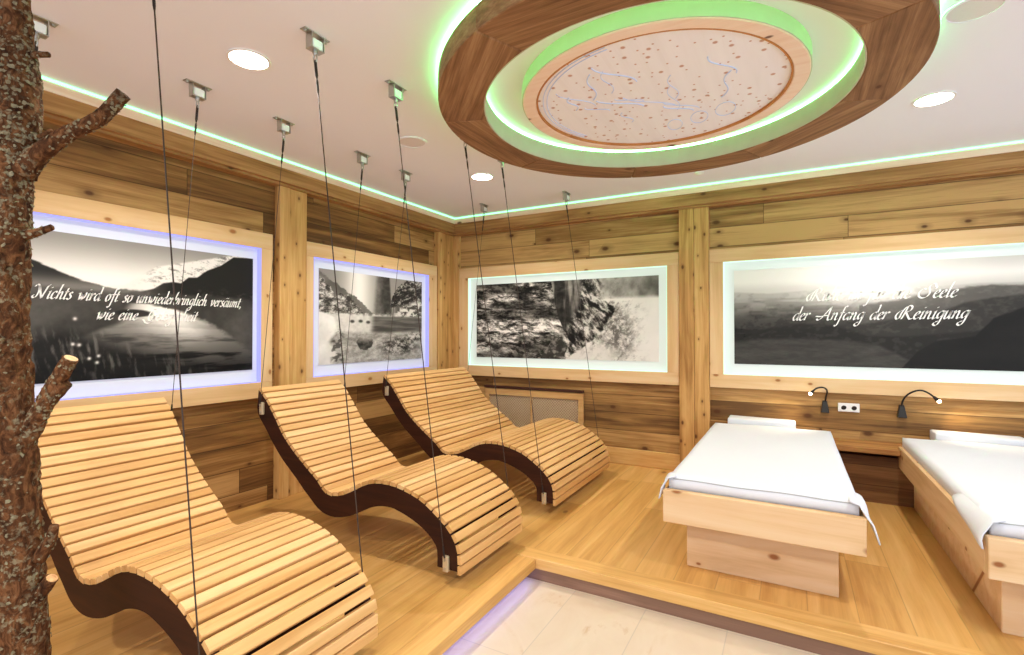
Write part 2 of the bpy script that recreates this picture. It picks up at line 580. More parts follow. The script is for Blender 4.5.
def cornice(left):
    # beam, lip on top painted pale for the strip's light, small stepped bead below
    d = 0.11
    prof = [(0.0, 2.30), (d - 0.03, 2.30), (d - 0.03, 2.318), (d, 2.318), (d, 2.418), (0.0, 2.418)]
    lip = [(0.0, 2.4185), (d + 0.006, 2.4185), (d + 0.006, 2.464), (d - 0.012, 2.476), (0.0, 2.476)]
    for poly, mx, my, k in ((prof, M_cornice_X, M_cornice_Y, 12), (lip, M_trim_X, M_trim_Y, 14)):
        bm = bmesh.new()
        if left:
            add_prism(bm, poly, 'Y', -7.2, 0.0)
            struct('trim_%d' % k, bm, my)
        else:
            add_prism(bm, [(-u, v) for u, v in poly], 'X', 0.0, 6.6)
            struct('trim_%d' % (k + 1), bm, mx)


cornice(True)
cornice(False)
struct('baseboard_right', B((0.118, 2.482, -0.035, 0.0, 0, 0.145)), M_floor and wood('plinth_board', srgb(168, 114, 56), srgb(204, 152, 86), srgb(222, 178, 112), 'X', knots=0.15), bevel=0.004)
# lower clad box behind the beds, under the shelf
struct('trim_16', B((2.73, 6.6, -0.20, 0.0, 0, 0.33)), M_plinth)

# LED strips lying on the cornice lip
for k, b in enumerate(((0.098, 0.106, -7.2, -0.106, 2.4765, 2.4860), (0.106, 6.6, -0.106, -0.098, 2.4765, 2.4860))):
    bm = B(b)
    o = obj('led_strip', bm, M_green)
    tag(o, ('thin green light strip along the top of the beam on the left wall', 'thin green light strip along the top of the beam on the right wall')[k], 'light strip', 'light strips on the ceiling beams')
o = obj('led_strip', B((2.080, 2.098, -7.0, EY - 0.03, -0.062, -0.0525)), M_step_blue)
tag(o, 'violet light strip hidden under the step edge in front of the loungers', 'light strip')

# ================================================================== backlit pictures
_rng = np.random.RandomState(7)
_G = _rng.rand(64, 64)


def vnoise(x, y):
    xi, yi = np.floor(x).astype(int), np.floor(y).astype(int)
    fx, fy = x - xi, y - yi
    fx, fy = fx * fx * (3 - 2 * fx), fy * fy * (3 - 2 * fy)
    g = lambda a, b: _G[a % 64, b % 64]
    return (g(xi, yi) * (1 - fx) + g(xi + 1, yi) * fx) * (1 - fy) + (g(xi, yi + 1) * (1 - fx) + g(xi + 1, yi + 1) * fx) * fy


def fbm(x, y, oct=5, gain=0.55):
    s, a, t = 0, 1, 0
    for k in range(oct):
        s = s + a * vnoise(x * 2 ** k + 5.3 * k, y * 2 ** k + 9.1 * k)
        t += a
        a *= gain
    return s / t


def sst(a, b, x):
    t = np.clip((x - a) / (b - a), 0, 1)
    return t * t * (3 - 2 * t)


def line(u, pts):
    p = np.array(pts)
    return np.interp(u, p[:, 0], p[:, 1])


def inpoly(u, v, P):
    c = np.zeros(u.shape, bool)
    n = len(P)
    for i in range(n):
        (x0, y0), (x1, y1) = P[i], P[(i + 1) % n]
        c ^= ((y0 > v) != (y1 > v)) & (u < (x1 - x0) * (v - y0) / ((y1 - y0) if y1 != y0 else 1e-9) + x0)
    return c


def L(a, b, m):
    return a * (1 - m) + b * m


def soft(edge, w=0.012):
    return sst(-w, w, edge)


def pic_lake(u, v):
    a = 1.67
    n = fbm(u * 9, v * 6)
    nf = fbm(u * 40, v * 40, 4)
    g = 150 + 95 * sst(1.02, 0.70, v)                                     # sky brightens downwards
    snow = line(u, [(0.3, 0.655), (0.403, 0.677), (0.44, 0.73), (0.485, 0.784), (0.53, 0.836), (0.622, 0.879), (0.738, 0.934), (0.865, 0.994), (1, 1.04)])
    tex = fbm(u * 14 + v * 5, v * 22, 5)
    gs = 238 - 110 * sst(0.50, 0.72, fbm(u * 30 + v * 12, v * 40, 6, 0.75)) * sst(0.42, 0.6, u)
    g = L(g, gs, soft(snow - v, 0.01) * (u > 0.3))
    hl = line(u, [(-0.2, 0.93), (0.095, 0.803), (0.155, 0.758), (0.227, 0.703), (0.281, 0.673), (0.36, 0.65), (0.5, 0.63)]) + (nf - 0.5) * 0.02
    g = L(g, 44 + 90 * sst(0.13, 0.0, v - 0.62), soft(hl - v, 0.006) * (u < 0.5))
    hr = line(u, [(0.40, 0.62), (0.465, 0.639), (0.515, 0.665), (0.557, 0.714), (0.6, 0.73), (0.634, 0.725), (0.668, 0.776), (0.709, 0.783), (0.757, 0.848), (0.826, 0.904), (0.892, 0.989), (1.004, 1.002)])
    g = L(g, 34 + 50 * sst(0.5, 0.72, nf) * sst(0.75, 0.55, v) + 40 * sst(0.62, 0.46, u), soft(hr - v, 0.006) * (u > 0.38))
    land = 66 + 60 * (n - 0.5) + 26 * sst(0.55, 0.66, v) * (u < 0.5)
    g = L(g, land, soft(0.635 + (nf - 0.5) * 0.03 - v, 0.02))
    # water
    wl = line(v, [(0.0, 0.02), (0.20, 0.10), (0.27, 0.206), (0.31, 0.267), (0.366, 0.342), (0.401, 0.388), (0.542, 0.434), (0.56, 0.44)])
    wr = line(v, [(0.0, 1.1), (0.154, 1.0), (0.268, 0.90), (0.342, 0.845), (0.426, 0.754), (0.468, 0.687), (0.508, 0.622), (0.537, 0.53), (0.56, 0.50)])
    isl = ((u - 0.44) / 0.07) ** 2 + ((v - 0.475) / 0.028) ** 2
    wat = soft(u - wl - (n - 0.5) * 0.06, 0.03) * soft(wr - u - (nf - 0.5) * 0.05, 0.03) * soft(0.55 - v, 0.01)
    bright = np.exp(-((u - 0.56 - (0.5 - v) * 0.45) / 0.16) ** 2) * np.exp(-((v - 0.46) / 0.19) ** 2)
    wg = 58 + 66 * sst(0.0, 0.42, v) + 150 * bright * (0.65 + 0.6 * n) - 60 * sst(0.45, 0.7, fbm(u * 5, v * 26)) * sst(0.5, 0.2, v)
    g = L(g, wg, wat)
    g = L(g, 36, soft(1 - isl, 0.4) * 0.9)
    # grasses and flowers
    gr = fbm(u * 70 + 8 * v, v * 9, 4)
    gm = soft(0.40 - v - 0.55 * np.maximum(u - 0.18, 0) - 0.1 * n, 0.08)
    g = L(g, 30 + 70 * sst(0.5, 0.8, gr), gm * 0.9)
    for fu, fv in ((0.223, 0.253), (0.244, 0.247), (0.278, 0.152), (0.31, 0.168), (0.305, 0.122), (0.229, 0.425)):
        d = ((u - fu) * a) ** 2 + (v - fv) ** 2
        g = L(g, 245, np.exp(-d / 0.00012))
    return L(g, g * 0.5, sst(0.16, 0.0, v) * 0.6)


def pic_river(u, v):
    n = fbm(u * 8, v * 6)
    nf = fbm(u * 34, v * 30, 4)
    g = 150 + 95 * np.exp(-((u - 0.33) / 0.13) ** 2) + 30 * v * 0
    hl = line(u, [(-0.01, 0.985), (0.111, 0.876), (0.21, 0.804), (0.314, 0.728), (0.406, 0.623), (0.46, 0.56), (1, 0.5)]) + (nf - 0.5) * 0.05
    g = L(g, 104 + 70 * (n - 0.5), soft(hl - v, 0.008))
    trees = line(u, [(0, 0.93), (0.06, 0.86), (0.14, 0.72), (0.24, 0.78), (0.30, 0.66), (0.36, 0.58), (0.5, 0.53), (1, 0.5)]) + (nf - 0.5) * 0.10
    g = L(g, 50 + 190 * sst(0.34, 0.70, fbm(u * 30, v * 32, 6, 0.78)), soft(trees - v, 0.015) * 0.85)
    mid = 215 + 40 * (nf - 0.5)
    g = L(g, mid, soft(0.545 + (nf - 0.5) * 0.05 - v, 0.02))
    tr = soft(u - line(v, [(0.55, 0.475), (1, 0.505)]), 0.025) * soft(line(v, [(0.6, 0.655), (1, 0.63)]) - u, 0.012) * soft(v - 0.56 - (nf - 0.5) * 0.06, 0.03)
    g = L(g, 62 + 50 * (nf - 0.5) + 60 * sst(0.60, 0.48, u), tr)
    rr = line(u, [(0.62, 0.6), (0.665, 0.78), (0.72, 0.9), (0.80, 0.985), (1.0, 1.0)]) + (nf - 0.5) * 0.06
    lo = line(u, [(0.6, 0.62), (0.8, 0.68), (1.0, 0.76)]) - 0.04 * (n - 0.5)
    g = L(g, 40 + 160 * sst(0.42, 0.74, fbm(u * 26 - v * 13, v * 30, 6, 0.78)), soft(rr - v, 0.01) * soft(v - lo, 0.03) * soft(u - 0.63, 0.02))
    fo = fbm(u * 26, v * 34, 4)
    g = L(g, 60 + 180 * sst(0.38, 0.6, fo), soft(lo - v, 0.03) * soft(v - 0.53, 0.03) * soft(u - 0.70, 0.05) * 0.8)
    rip = fbm(u * 6, v * 42, 4)
    g = L(g, 96 + 90 * (rip - 0.5), soft(u - 0.46, 0.04) * soft(v - 0.34, 0.03) * soft(0.51 + 0.03 * u - v, 0.02))
    g = L(g, 60, np.exp(-(((u - 0.56) / 0.11) ** 2 + ((v - 0.35) / 0.05) ** 2) ** 2) * 0.7)
    low = 166 + 170 * (fbm(u * 17, v * 23, 6, 0.78) - 0.5)
    g = L(g, low, soft(0.335 - v, 0.03))
    st = fbm(u * 26, v * 32, 6, 0.78)
    m = np.exp(-(((u - 0.74) / 0.2) ** 2 + ((v - 0.17) / 0.11) ** 2) ** 2)
    g = L(g, 44 + 150 * sst(0.36, 0.66, st), m)
    m = np.exp(-(((u - 0.9) / 0.1) ** 2 + ((v - 0.285) / 0.055) ** 2) ** 2)
    g = L(g, 60 + 150 * sst(0.4, 0.6, st), m)
    sn = soft(line(v, [(0, 0.10), (0.1, 0.15), (0.24, 0.08), (0.37, 0.15), (0.5, 0.125), (0.56, 0.0)]) - u, 0.02)
    g = L(g, 226 + 30 * (n - 0.5) * 2, sn * soft(0.56 - v, 0.02))
    sh = fbm(u * 20 + 3, v * 20, 3)
    g = L(g, 70, soft(u - 0.10, 0.02) * soft(0.20 - u, 0.02) * soft(0.36 - v, 0.03) * sst(0.48, 0.6, sh) * 0.8)
    for ru, rv in ((0.275, 0.46), (0.35, 0.465), (0.42, 0.455)):
        g = L(g, 70, np.exp(-(((u - ru) / 0.02) ** 2 + ((v - rv) / 0.018) ** 2) ** 2))
    d = ((u - 0.39) / 0.078) ** 2 + ((v - 0.225) / 0.085) ** 2
    g = L(g, 66 + 110 * sst(0.2, 0.31, v) + 100 * (nf - 0.5), soft(1 - d + 0.8 * (nf - 0.5), 0.12))
    return g


def pic_gorge(u, v):
    a = 2.5
    n = fbm(u * 7, v * 4)
    nf = fbm(u * a * 16, v * 16, 5)
    strata = fbm(u * a * 7 + 2.5 * v, v * 22 + 3.0 * n + 3.0 * u, 6, 0.80)
    big = fbm(u * a * 2.5, v * 7 + 1.5 * u, 3)
    g = 20 + 175 * sst(0.30, 0.72, strata) * (0.55 + 0.9 * sst(0.35, 0.65, big)) + 60 * (nf - 0.5)
    g = L(g, g * 0.55, sst(0.05, 0.0, np.abs(v - 0.62 + 0.1 * u + 0.05 * n) - 0.03))
    vert = fbm(u * a * 12, v * 2.2 + 2, 4)
    cm = inpoly(u, v, [(0.455, 1.01), (0.618, 1.01), (0.623, 0.70), (0.58, 0.50), (0.54, 0.30), (0.50, 0.50), (0.478, 0.68)])
    g = L(g, 40 + 110 * sst(0.40, 0.75, vert) + 50 * (nf - 0.5), cm * 0.92)
    blocks = fbm(u * a * 13 + v * 6, v * 11 + u * 8, 6, 0.75)
    bmk = soft(u - line(v, [(0, 0.47), (0.3, 0.52), (0.7, 0.61), (1, 0.615)]), 0.02)
    g = L(g, 24 + 200 * sst(0.38, 0.72, blocks), bmk)
    tri = inpoly(u, v, [(0.39, -0.01), (0.478, 0.31), (0.546, 0.154), (0.52, -0.01)])
    g = L(g, 50 + 80 * sst(0.5, 0.7, nf), tri * 0.9)
    e = line(v, [(0.0, 0.53), (0.01, 0.546), (0.182, 0.645), (0.411, 0.74), (0.62, 0.80), (0.73, 0.745), (1, 0.71)]) + (nf - 0.5) * 0.05
    foam = fbm(u * a * 16, v * 18 - u * 14, 6, 0.78)
    wg = 232 - 120 * sst(0.46, 0.72, foam) * sst(0.98, 0.78, u) + 16 * (n - 0.5)
    wm = soft(u - e, 0.01)
    g = L(g, wg, wm)
    rock = fbm(u * a * 17 + 4, v * 17 + 1, 6, 0.8)
    g = L(g, 74 + 150 * sst(0.34, 0.66, rock), np.exp(-(((u - 0.80) / 0.09) ** 2 + ((v - 0.33) / 0.30) ** 2) ** 2) * 0.8 * wm)
    g = L(g, 222, soft(0.16 - v - 0.4 * np.maximum(0.62 - u, 0), 0.06) * soft(0.80 - u, 0.06) * wm * 0.8)
    g = L(g, 235, np.exp(-((v - 0.735) / 0.02) ** 2) * soft(u - 0.72, 0.02) * soft(0.88 - u, 0.02))
    up = soft(v - 0.76, 0.03) * soft(u - 0.72, 0.04)
    g = L(g, 150 + 120 * (fbm(u * a * 10, v * 9, 5) - 0.5) - 50 * sst(0.85, 0.95, u), up * 0.85)
    return g


def pic_hills(u, v):
    n = fbm(u * 9, v * 7)
    nf = fbm(u * 46, v * 26, 4)
    glow = np.exp(-((u - 0.47) / 0.20) ** 2 - ((v - 0.76) / 0.20) ** 2)
    g = 238 + 14 * sst(0.7, 0.95, 1 - abs(u - 0.45)) + 20 * glow - 26 * soft(u - 0.6, 0.3) * sst(0.85, 1.0, v) - 30 * sst(0.12, 0.0, v - 0.76)
    h0 = line(u, [(0, 0.765), (0.134, 0.742), (0.252, 0.758), (0.427, 0.765), (0.542, 0.775), (0.679, 0.752), (0.807, 0.771), (1, 0.76)]) + (n - 0.5) * 0.01
    haze = 108 + 70 * sst(0.45, 0.75, v) * (u < 2) + 90 * glow - 14 * sst(0.5, 0.7, nf) + 20 * (n - 0.5)
    haze = haze - 45 * sst(0.66, 0.40, v)
    g = L(g, haze, soft(h0 - v, 0.012))
    mid = fbm(u * 4 + 2, v * 12, 3)
    g = L(g, g - 24, sst(0.5, 0.62, mid) * soft(0.70 - v, 0.03))
    for pts, val in (([(0.45, 0.60), (0.60, 0.65), (0.70, 0.72), (0.763, 0.735), (0.837, 0.755), (0.92, 0.74), (1, 0.75)], 92),
                     ([(0.30, 0.40), (0.469, 0.42), (0.576, 0.47), (0.678, 0.50), (0.763, 0.60), (0.837, 0.64), (0.92, 0.66), (1, 0.68)], 62),
                     ([(0.0, 0.228), (0.133, 0.388), (0.251, 0.43), (0.362, 0.406), (0.481, 0.30), (0.6, 0.30), (1, 0.4)], 50)):
        h = line(u, [(-0.01, -0.1 if pts[0][0] > 0.05 else pts[0][1]), (pts[0][0] - 0.001, -0.1 if pts[0][0] > 0.05 else pts[0][1])] + pts) + (nf - 0.5) * 0.025
        g = L(g, val - 8 + 12 * sst(0.5, 0.7, nf) + 60 * glow, soft(h - v, 0.015) * 0.9)
    fg = line(u, [(0, 0.24), (0.2, 0.27), (0.35, 0.27), (0.5, 0.22), (0.62, 0.06), (0.66, -0.1), (1, -0.1)]) + (n - 0.5) * 0.05
    g = L(g, 60 + 34 * (fbm(u * 16 + 3 * v, v * 30, 5, 0.7) - 0.3), soft(fg - v, 0.02))
    dk = line(u, [(0.55, -0.1), (0.60, 0.06), (0.63, 0.16), (0.678, 0.25), (0.793, 0.30), (0.843, 0.46), (0.92, 0.55), (1, 0.62)]) + (nf - 0.5) * 0.02
    g = L(g, 30 + 10 * n, soft(dk - v, 0.012) * (u > 0.54))
    return g


def print_material():
    t = NT('photo_print')
    a = t.n('ShaderNodeVertexColor')
    a.layer_name = 'Col'
    return t.base(a.outputs['Color'], 0.5, 0.15)


M_print = print_material()


def make_print(fn, nx, ny, pos):
    """A printed photograph as a fine grid of coloured points; pos(u, v) gives the place."""
    uu, vv = np.meshgrid(np.linspace(0, 1, nx), np.linspace(0, 1, ny))
    g = np.clip(fn(uu, vv), 14, 250)
    g = np.round(g) / 255.0
    rgb = np.stack([g, g * (0.975 - 0.03 * (1 - g)), g * (0.94 - 0.08 * (1 - g))], -1)
    lin = np.where(rgb <= 0.04045, rgb / 12.92, ((rgb + 0.055) / 1.055) ** 2.4)
    verts = [pos(u, v) for u, v in zip(uu.ravel(), vv.ravel())]
    faces = []
    for j in range(ny - 1):
        for i in range(nx - 1):
            k = j * nx + i
            faces.append((k, k + 1, k + nx + 1, k + nx))
    me = bpy.data.meshes.new('print')
    me.from_pydata(verts, [], faces)
    ca = me.color_attributes.new('Col', 'FLOAT_COLOR', 'POINT')
    ca.data.foreach_set('color', np.concatenate([lin.reshape(-1, 3), np.ones((nx * ny, 1))], 1).astype(np.float32).ravel())
    me.materials.append(M_print)
    return me


# ------------------------------------------------------------------ lettering: pen strokes of a broad nib
GL = {
    'a': (0.72, [[(.62, .9), (.4, 1), (.15, .8), (.02, .4), (.12, .05), (.3, .05), (.5, .35), (.63, .9)], [(.65, .98), (.55, .4), (.57, .08), (.68, .02), (.8, .16)]]),
    'b': (0.68, [[(.28, 1.95), (.12, 1.2), (.04, .3), (.12, .02), (.32, .02), (.52, .35), (.55, .75), (.42, .98), (.26, .86), (.1, .55)]]),
    'c': (0.58, [[(.5, .82), (.42, .98), (.25, .95), (.08, .65), (.04, .25), (.16, .02), (.34, .04), (.55, .24)]]),
    'd': (0.72, [[(.6, .88), (.4, 1), (.15, .8), (.02, .4), (.12, .05), (.3, .05), (.5, .35), (.64, .95)], [(.62, 1.95), (.68, 1.75), (.6, .7), (.56, .1), (.68, .02), (.8, .16)]]),
    'e': (0.56, [[(.06, .45), (.3, .55), (.48, .78), (.4, .97), (.22, .9), (.06, .55), (.06, .2), (.2, .02), (.38, .05), (.56, .24)]]),
    'f': (0.50, [[(.62, 1.75), (.52, 1.92), (.38, 1.75), (.28, 1.0), (.2, .2), (.1, -.6), (-.04, -.85), (-.18, -.7)], [(.06, .98), (.5, 1.0)]]),
    'g': (0.70, [[(.6, .9), (.4, 1), (.15, .8), (.04, .45), (.14, .12), (.3, .14), (.5, .4), (.63, .92)], [(.65, 1.0), (.54, .2), (.42, -.55), (.2, -.85), (-.06, -.7), (.0, -.45), (.3, -.3)]]),
    'h': (0.74, [[(.26, 1.95), (.14, 1.1), (.04, .02)], [(.08, .5), (.3, .92), (.46, .95), (.5, .7), (.46, .15), (.58, .02), (.76, .18)]]),
    'i': (0.38, [[(.1, .85), (.2, 1.0), (.12, .4), (.12, .06), (.24, .02), (.4, .18)], [(.24, 1.42), (.27, 1.5)]]),
    'l': (0.38, [[(.28, 1.95), (.16, 1.1), (.1, .2), (.18, .02), (.38, .2)]]),
    'm': (1.12, [[(.02, .85), (.12, 1.0), (.04, .02)], [(.08, .5), (.28, .92), (.42, .95), (.44, .7), (.4, .02)], [(.44, .5), (.66, .92), (.82, .95), (.84, .7), (.8, .15), (.92, .02), (1.1, .18)]]),
    'n': (0.76, [[(.02, .85), (.12, 1.0), (.04, .02)], [(.08, .5), (.3, .92), (.46, .95), (.5, .7), (.46, .15), (.58, .02), (.76, .18)]]),
    'o': (0.64, [[(.4, .97), (.2, .92), (.04, .5), (.1, .08), (.28, .02), (.5, .35), (.54, .75), (.4, .97), (.55, .9), (.68, .94)]]),
    'r': (0.52, [[(.02, .85), (.12, 1.0), (.04, .02)], [(.08, .5), (.26, .9), (.42, 1.0), (.52, .84)]]),
    's': (0.50, [[(.42, .85), (.3, 1.0), (.14, .85), (.2, .62), (.36, .4), (.3, .1), (.12, .0), (-.02, .14)]]),
    't': (0.42, [[(.26, 1.5), (.14, .6), (.1, .15), (.2, .02), (.4, .18)], [(.02, 1.0), (.42, 1.02)]]),
    'u': (0.74, [[(.02, .85), (.12, 1.0), (.06, .4), (.08, .06), (.24, .02), (.44, .4), (.54, .98)], [(.56, 1.0), (.5, .3), (.54, .04), (.64, .04), (.78, .2)]]),
    'v': (0.66, [[(.02, .85), (.12, 1.0), (.18, .5), (.2, .02)], [(.2, .02), (.5, .5), (.56, .95), (.46, 1.0)]]),
    'w': (0.98, [[(.02, .85), (.12, 1.0), (.16, .5), (.18, .02)], [(.18, .02), (.44, .5), (.5, .95), (.5, .4), (.52, .02)], [(.52, .02), (.82, .5), (.88, .95), (.78, 1.0)]]),
    ',': (0.30, [[(.1, .12), (.14, .02), (.04, -.28)]]),
    'N': (1.35, [[(-.25, 1.45), (-.1, 1.75), (.15, 1.6), (.3, .9), (.2, .2), (-.05, .02), (-.22, .2), (-.1, .4)], [(.18, 1.62), (.5, .8), (.82, .0)], [(.82, .0), (1.0, .9), (1.15, 1.6), (1.38, 1.8)]]),
    'G': (1.30, [[(1.0, 1.45), (.95, 1.75), (.7, 1.72), (.3, 1.3), (.15, .6), (.3, .08), (.6, .02), (.88, .3), (.98, .75)], [(.6, .8), (1.2, .82)], [(.95, .7), (.8, -.05), (.4, -.4), (-.1, -.3), (-.35, 0.0), (-.6, .1)]]),
    'R': (1.45, [[(.55, 1.7), (.45, .8), (.3, .02)], [(.1, 1.2), (-.25, .9), (-.4, .4), (-.2, .02), (.05, .2), (.1, .8), (.35, 1.5), (.7, 1.78), (1.0, 1.6), (.95, 1.15), (.5, .88)], [(.55, .88), (.9, .35), (1.15, .02), (1.45, .1)]]),
    'A': (1.40, [[(1.05, 1.85), (.6, .9), (.2, .15), (-.1, .02), (-.25, .2)], [(1.05, 1.85), (1.02, .9), (1.05, .1), (1.25, .02), (1.4, .14)], [(-.45, .55), (.1, .5), (.6, .62), (1.05, .62)]]),
    'S': (1.15, [[(1.1, 1.5), (1.0, 1.78), (.7, 1.75), (.5, 1.4), (.65, 1.0), (.75, .5), (.5, .08), (.1, .02), (-.25, .3), (-.3, .8), (.0, 1.2), (.3, 1.1)], [(1.1, 1.5), (1.25, 1.35), (1.2, 1.15)]]),
    ' ': (0.62, []),
}
GL['ä'] = (GL['a'][0], GL['a'][1] + [[(.28, 1.4), (.31, 1.48)], [(.58, 1.4), (.61, 1.48)]])
GL['ü'] = (GL['u'][0], GL['u'][1] + [[(.2, 1.4), (.23, 1.48)], [(.5, 1.4), (.53, 1.48)]])


CAPPAD = {'N': .3, 'G': .65, 'R': .45, 'A': .5, 'S': .35}


def text_width(s):
    return sum(GL[c][0] + 0.06 + CAPPAD.get(c, 0) for c in s)


def lettering(lines, parent, pos, mat, name='lettering'):
    """lines: (text, left, right, baseline, x height); pos(a, z, d) gives the point at depth d in front of the print."""
    bm = bmesh.new()
    for s, a0, a1, zb, xh in lines:
        k = (a1 - a0) / text_width(s)
        x = 0
        for c in s:
            adv, strokes = GL[c]
            x += CAPPAD.get(c, 0)
            for st in strokes:
                P = catmull(st, 5)
                nib = np.array([math.cos(R(38)), math.sin(R(38))]) * 0.072
                fine = 0.028
                rows = []
                for i, p in enumerate(P):
                    q = P[min(i + 1, len(P) - 1)] - P[max(i - 1, 0)]
                    q = q / (np.hypot(*q) + 1e-9)
                    nn = np.array([-q[1], q[0]])
                    h = nib + nn * fine * (1 if nn @ nib > 0 else -1)
                    rows.append([p - h, p + h])
                V = []
                for r in rows:
                    V.append([])
                    for e in r:
                        px = (x + e[0] + 0.32 * e[1]) * k
                        py = e[1] * xh
                        V[-1].append((bm.verts.new(pos(a0 + px, zb + py, 0.004)), bm.verts.new(pos(a0 + px, zb + py, 0.0005))))
                for A, C in zip(V, V[1:]):
                    bm.faces.new((A[0][0], A[1][0], C[1][0], C[0][0]))
                    bm.faces.new((A[0][1], C[0][1], C[1][1], A[1][1]))
                    bm.faces.new((A[0][0], C[0][0], C[0][1], A[0][1]))
                    bm.faces.new((A[1][0], A[1][1], C[1][1], C[1][0]))
                bm.faces.new((V[0][0][0], V[0][0][1], V[0][1][1], V[0][1][0]))
                bm.faces.new((V[-1][0][0], V[-1][1][0], V[-1][1][1], V[-1][0][1]))
            x += adv + 0.06
    return place(obj(name, bm, mat), parent)


M_letter = plain('white_lettering', srgb(250, 246, 238), 0.6)
PZ0, PZ1 = 0.958, 1.742       # print
OZ0, OZ1 = 0.868, 1.820       # opening of the frame
FZ0, FZ1 = 0.757, 1.932       # outside of the frame


def picture(left, p, o, f, fn, nx, ny, label, texts=()):
    """p, o, f: extents along the wall of print, opening and frame."""
    d = 0.05

    def W(a, z, e):
        return (e, a, z) if left else (a, -e, z)
    root = thing('backlit_picture', label, 'picture', W((p[0] + p[1]) / 2, FZ0, 0), 'backlit landscape photographs')

    def box(a0, a1, z0, z1, e0, e1):
        return (e0, e1, a0, a1, z0, z1) if left else (a0, a1, -e1, -e0, z0, z1)
    mh, mv = (M_spruce_Y if left else M_spruce_X), M_spruce_Z
    for za, zb in ((OZ1, FZ1), (FZ0, OZ0)):
        place(obj('frame_rail', B(box(f[0], f[1], za, zb, 0, d)), mh, bevel=0.002), root)
    st = place(obj('frame_stile', B(box(f[0], o[0], OZ0 + .0005, OZ1 - .0005, 0, d)), mv, bevel=0.002), root)
    st = place(obj('frame_stile', B(box(o[1], f[1], OZ0 + .0005, OZ1 - .0005, 0, d)), mv, bevel=0.002), root)
    place(obj('light_panel', B(box(o[0], o[1], OZ0, OZ1, 0.001, 0.004)), M_light_blue if left else M_light_mint), root)
    t = 0.005
    reveals = B(box(o[0], o[1], OZ1 - t, OZ1 - .0003, 0.006, d - .003), box(o[0], o[1], OZ0 + .0003, OZ0 + t, 0.006, d - .003),
            box(o[0] + .0003, o[0] + t, OZ0 + t, OZ1 - t, 0.006, d - .003), box(o[1] - t, o[1] - .0003, OZ0 + t, OZ1 - t, 0.006, d - .003))
    lo = place(obj('reveal_glow', reveals, M_blue if left else M_mint), root)
    lo['label'] = 'inner edge of the frame, made to glow blue as if lit' if left else 'inner edge of the frame, made to glow pale green as if lit'
    me = make_print(fn, nx, ny, lambda u, v: W(p[0] + (p[1] - p[0]) * u, PZ0 + (PZ1 - PZ0) * v, 0.0125))
    pr = place(link_mesh('print', me), root)
    place(obj('print_board', B(box(p[0], p[1], PZ0, PZ1, 0.0045, 0.012)), M_white), root)
    if texts:
        lettering(texts, root, lambda a, z, e: W(a, z, 0.0125 + e), M_letter)
    return root


picture(True, (-3.72, -2.413), (-3.80, -2.372), (-3.90, -2.284), pic_lake, 330, 200,
        'largest backlit photograph on the left wall, a mountain lake with white writing', [
            ('Nichts wird oft so unwiederbringlich versäumt,', -3.60, -2.50, 1.392, 0.040), ('wie eine Gelegenheit', -3.33, -2.80, 1.290, 0.040)])
picture(True, (-1.845, -0.553), (-1.924, -0.480), (-1.992, -0.345), pic_river, 300, 190,
        'backlit photograph of a snowy river with boulders, left wall beside the room corner')
picture(False, (0.335, 2.296), (0.246, 2.376), (0.127, 2.478), pic_gorge, 420, 180,
        'wide backlit photograph of a rocky gorge and white water, on the right wall')
picture(False, (2.921, 4.86), (2.839, 4.94), (2.730, 5.05), pic_hills, 420, 180,
        'backlit photograph of misty hills with white writing, above the two beds', [
            ('Ruhe ist für die Seele', 3.44, 4.36, 1.470, 0.056), ('der Anfang der Reinigung', 3.35, 4.42, 1.318, 0.056)])

# ================================================================== round ceiling light
RC = (2.736, -2.002)
ZB = 2.363
RO, RI = 1.119, 0.886
ring = thing('ceiling_ring', 'big round wooden ring hanging under the ceiling, glowing green inside', 'ceiling light', (*RC, ZB))
NS = 8
for k in range(NS):
    a0 = R(22) + 2 * math.pi * k / NS
    a1 = a0 + 2 * math.pi / NS
    am = (a0 + a1) / 2
    bm = bmesh.new()
    add_ring(bm, (0, 0), RI + 0.006, RO, 0, 0.108, a0 - am + 0.0012, a1 - am - 0.0012, n=14)
    o = obj('ring_segment', bm, M_ring, ring, bevel=0.004)
    o.rotation_euler = (0, 0, am)
bm = bmesh.new()
add_ring(bm, (0, 0), RI + 0.010, RI + 0.022, 0.1085, 0.122)
o = obj('inner_light_strip', bm, M_lime, ring)
bm = bmesh.new()
add_ring(bm, (0, 0), RO - 0.026, RO - 0.012, 0.1085, 0.122)
o = obj('outer_light_strip', bm, M_lime_out, ring)
bm = bmesh.new()
add_ring(bm, (0, 0), RI + 0.08, RO - 0.08, 0.1085, ZC - ZB)
obj('ring_mount', bm, M_ceil, ring)
bm = bmesh.new()
add_ring(bm, (0, 0), RI, RI + 0.0055, 0.004, 0.108)
obj('inner_lining', bm, M_ring_in, ring)

disc = thing('ceiling_disc', 'round pale knotty pine panel with wooden rim inside the ceiling ring', 'ceiling panel', (*RC, 2.414))
bm = bmesh.new()
add_ring(bm, (0, 0), 0.622, 0.690, 0.0, ZC - 2.414)
obj('rim', bm, M_rim, disc, bevel=0.003)
bm = bmesh.new()
add_ring(bm, (0, 0), 0.6905, 0.694, 0.004, ZC - 2.414)
obj('side_lining', bm, M_ring_in, disc)
bm = bmesh.new()
add_ring(bm, (0, 0), 0.612, 0.621, 0.002, ZC - 2.414)
obj('rim_edge', bm, M_recess, disc)
bm = bmesh.new()
add_lathe(bm, [(0.615, 0.016), (0.615, 0.05)], n=96)
obj('panel', bm, M_knots, disc)
M_inlay = plain('pale_blue_line', srgb(206, 222, 252), 0.6)


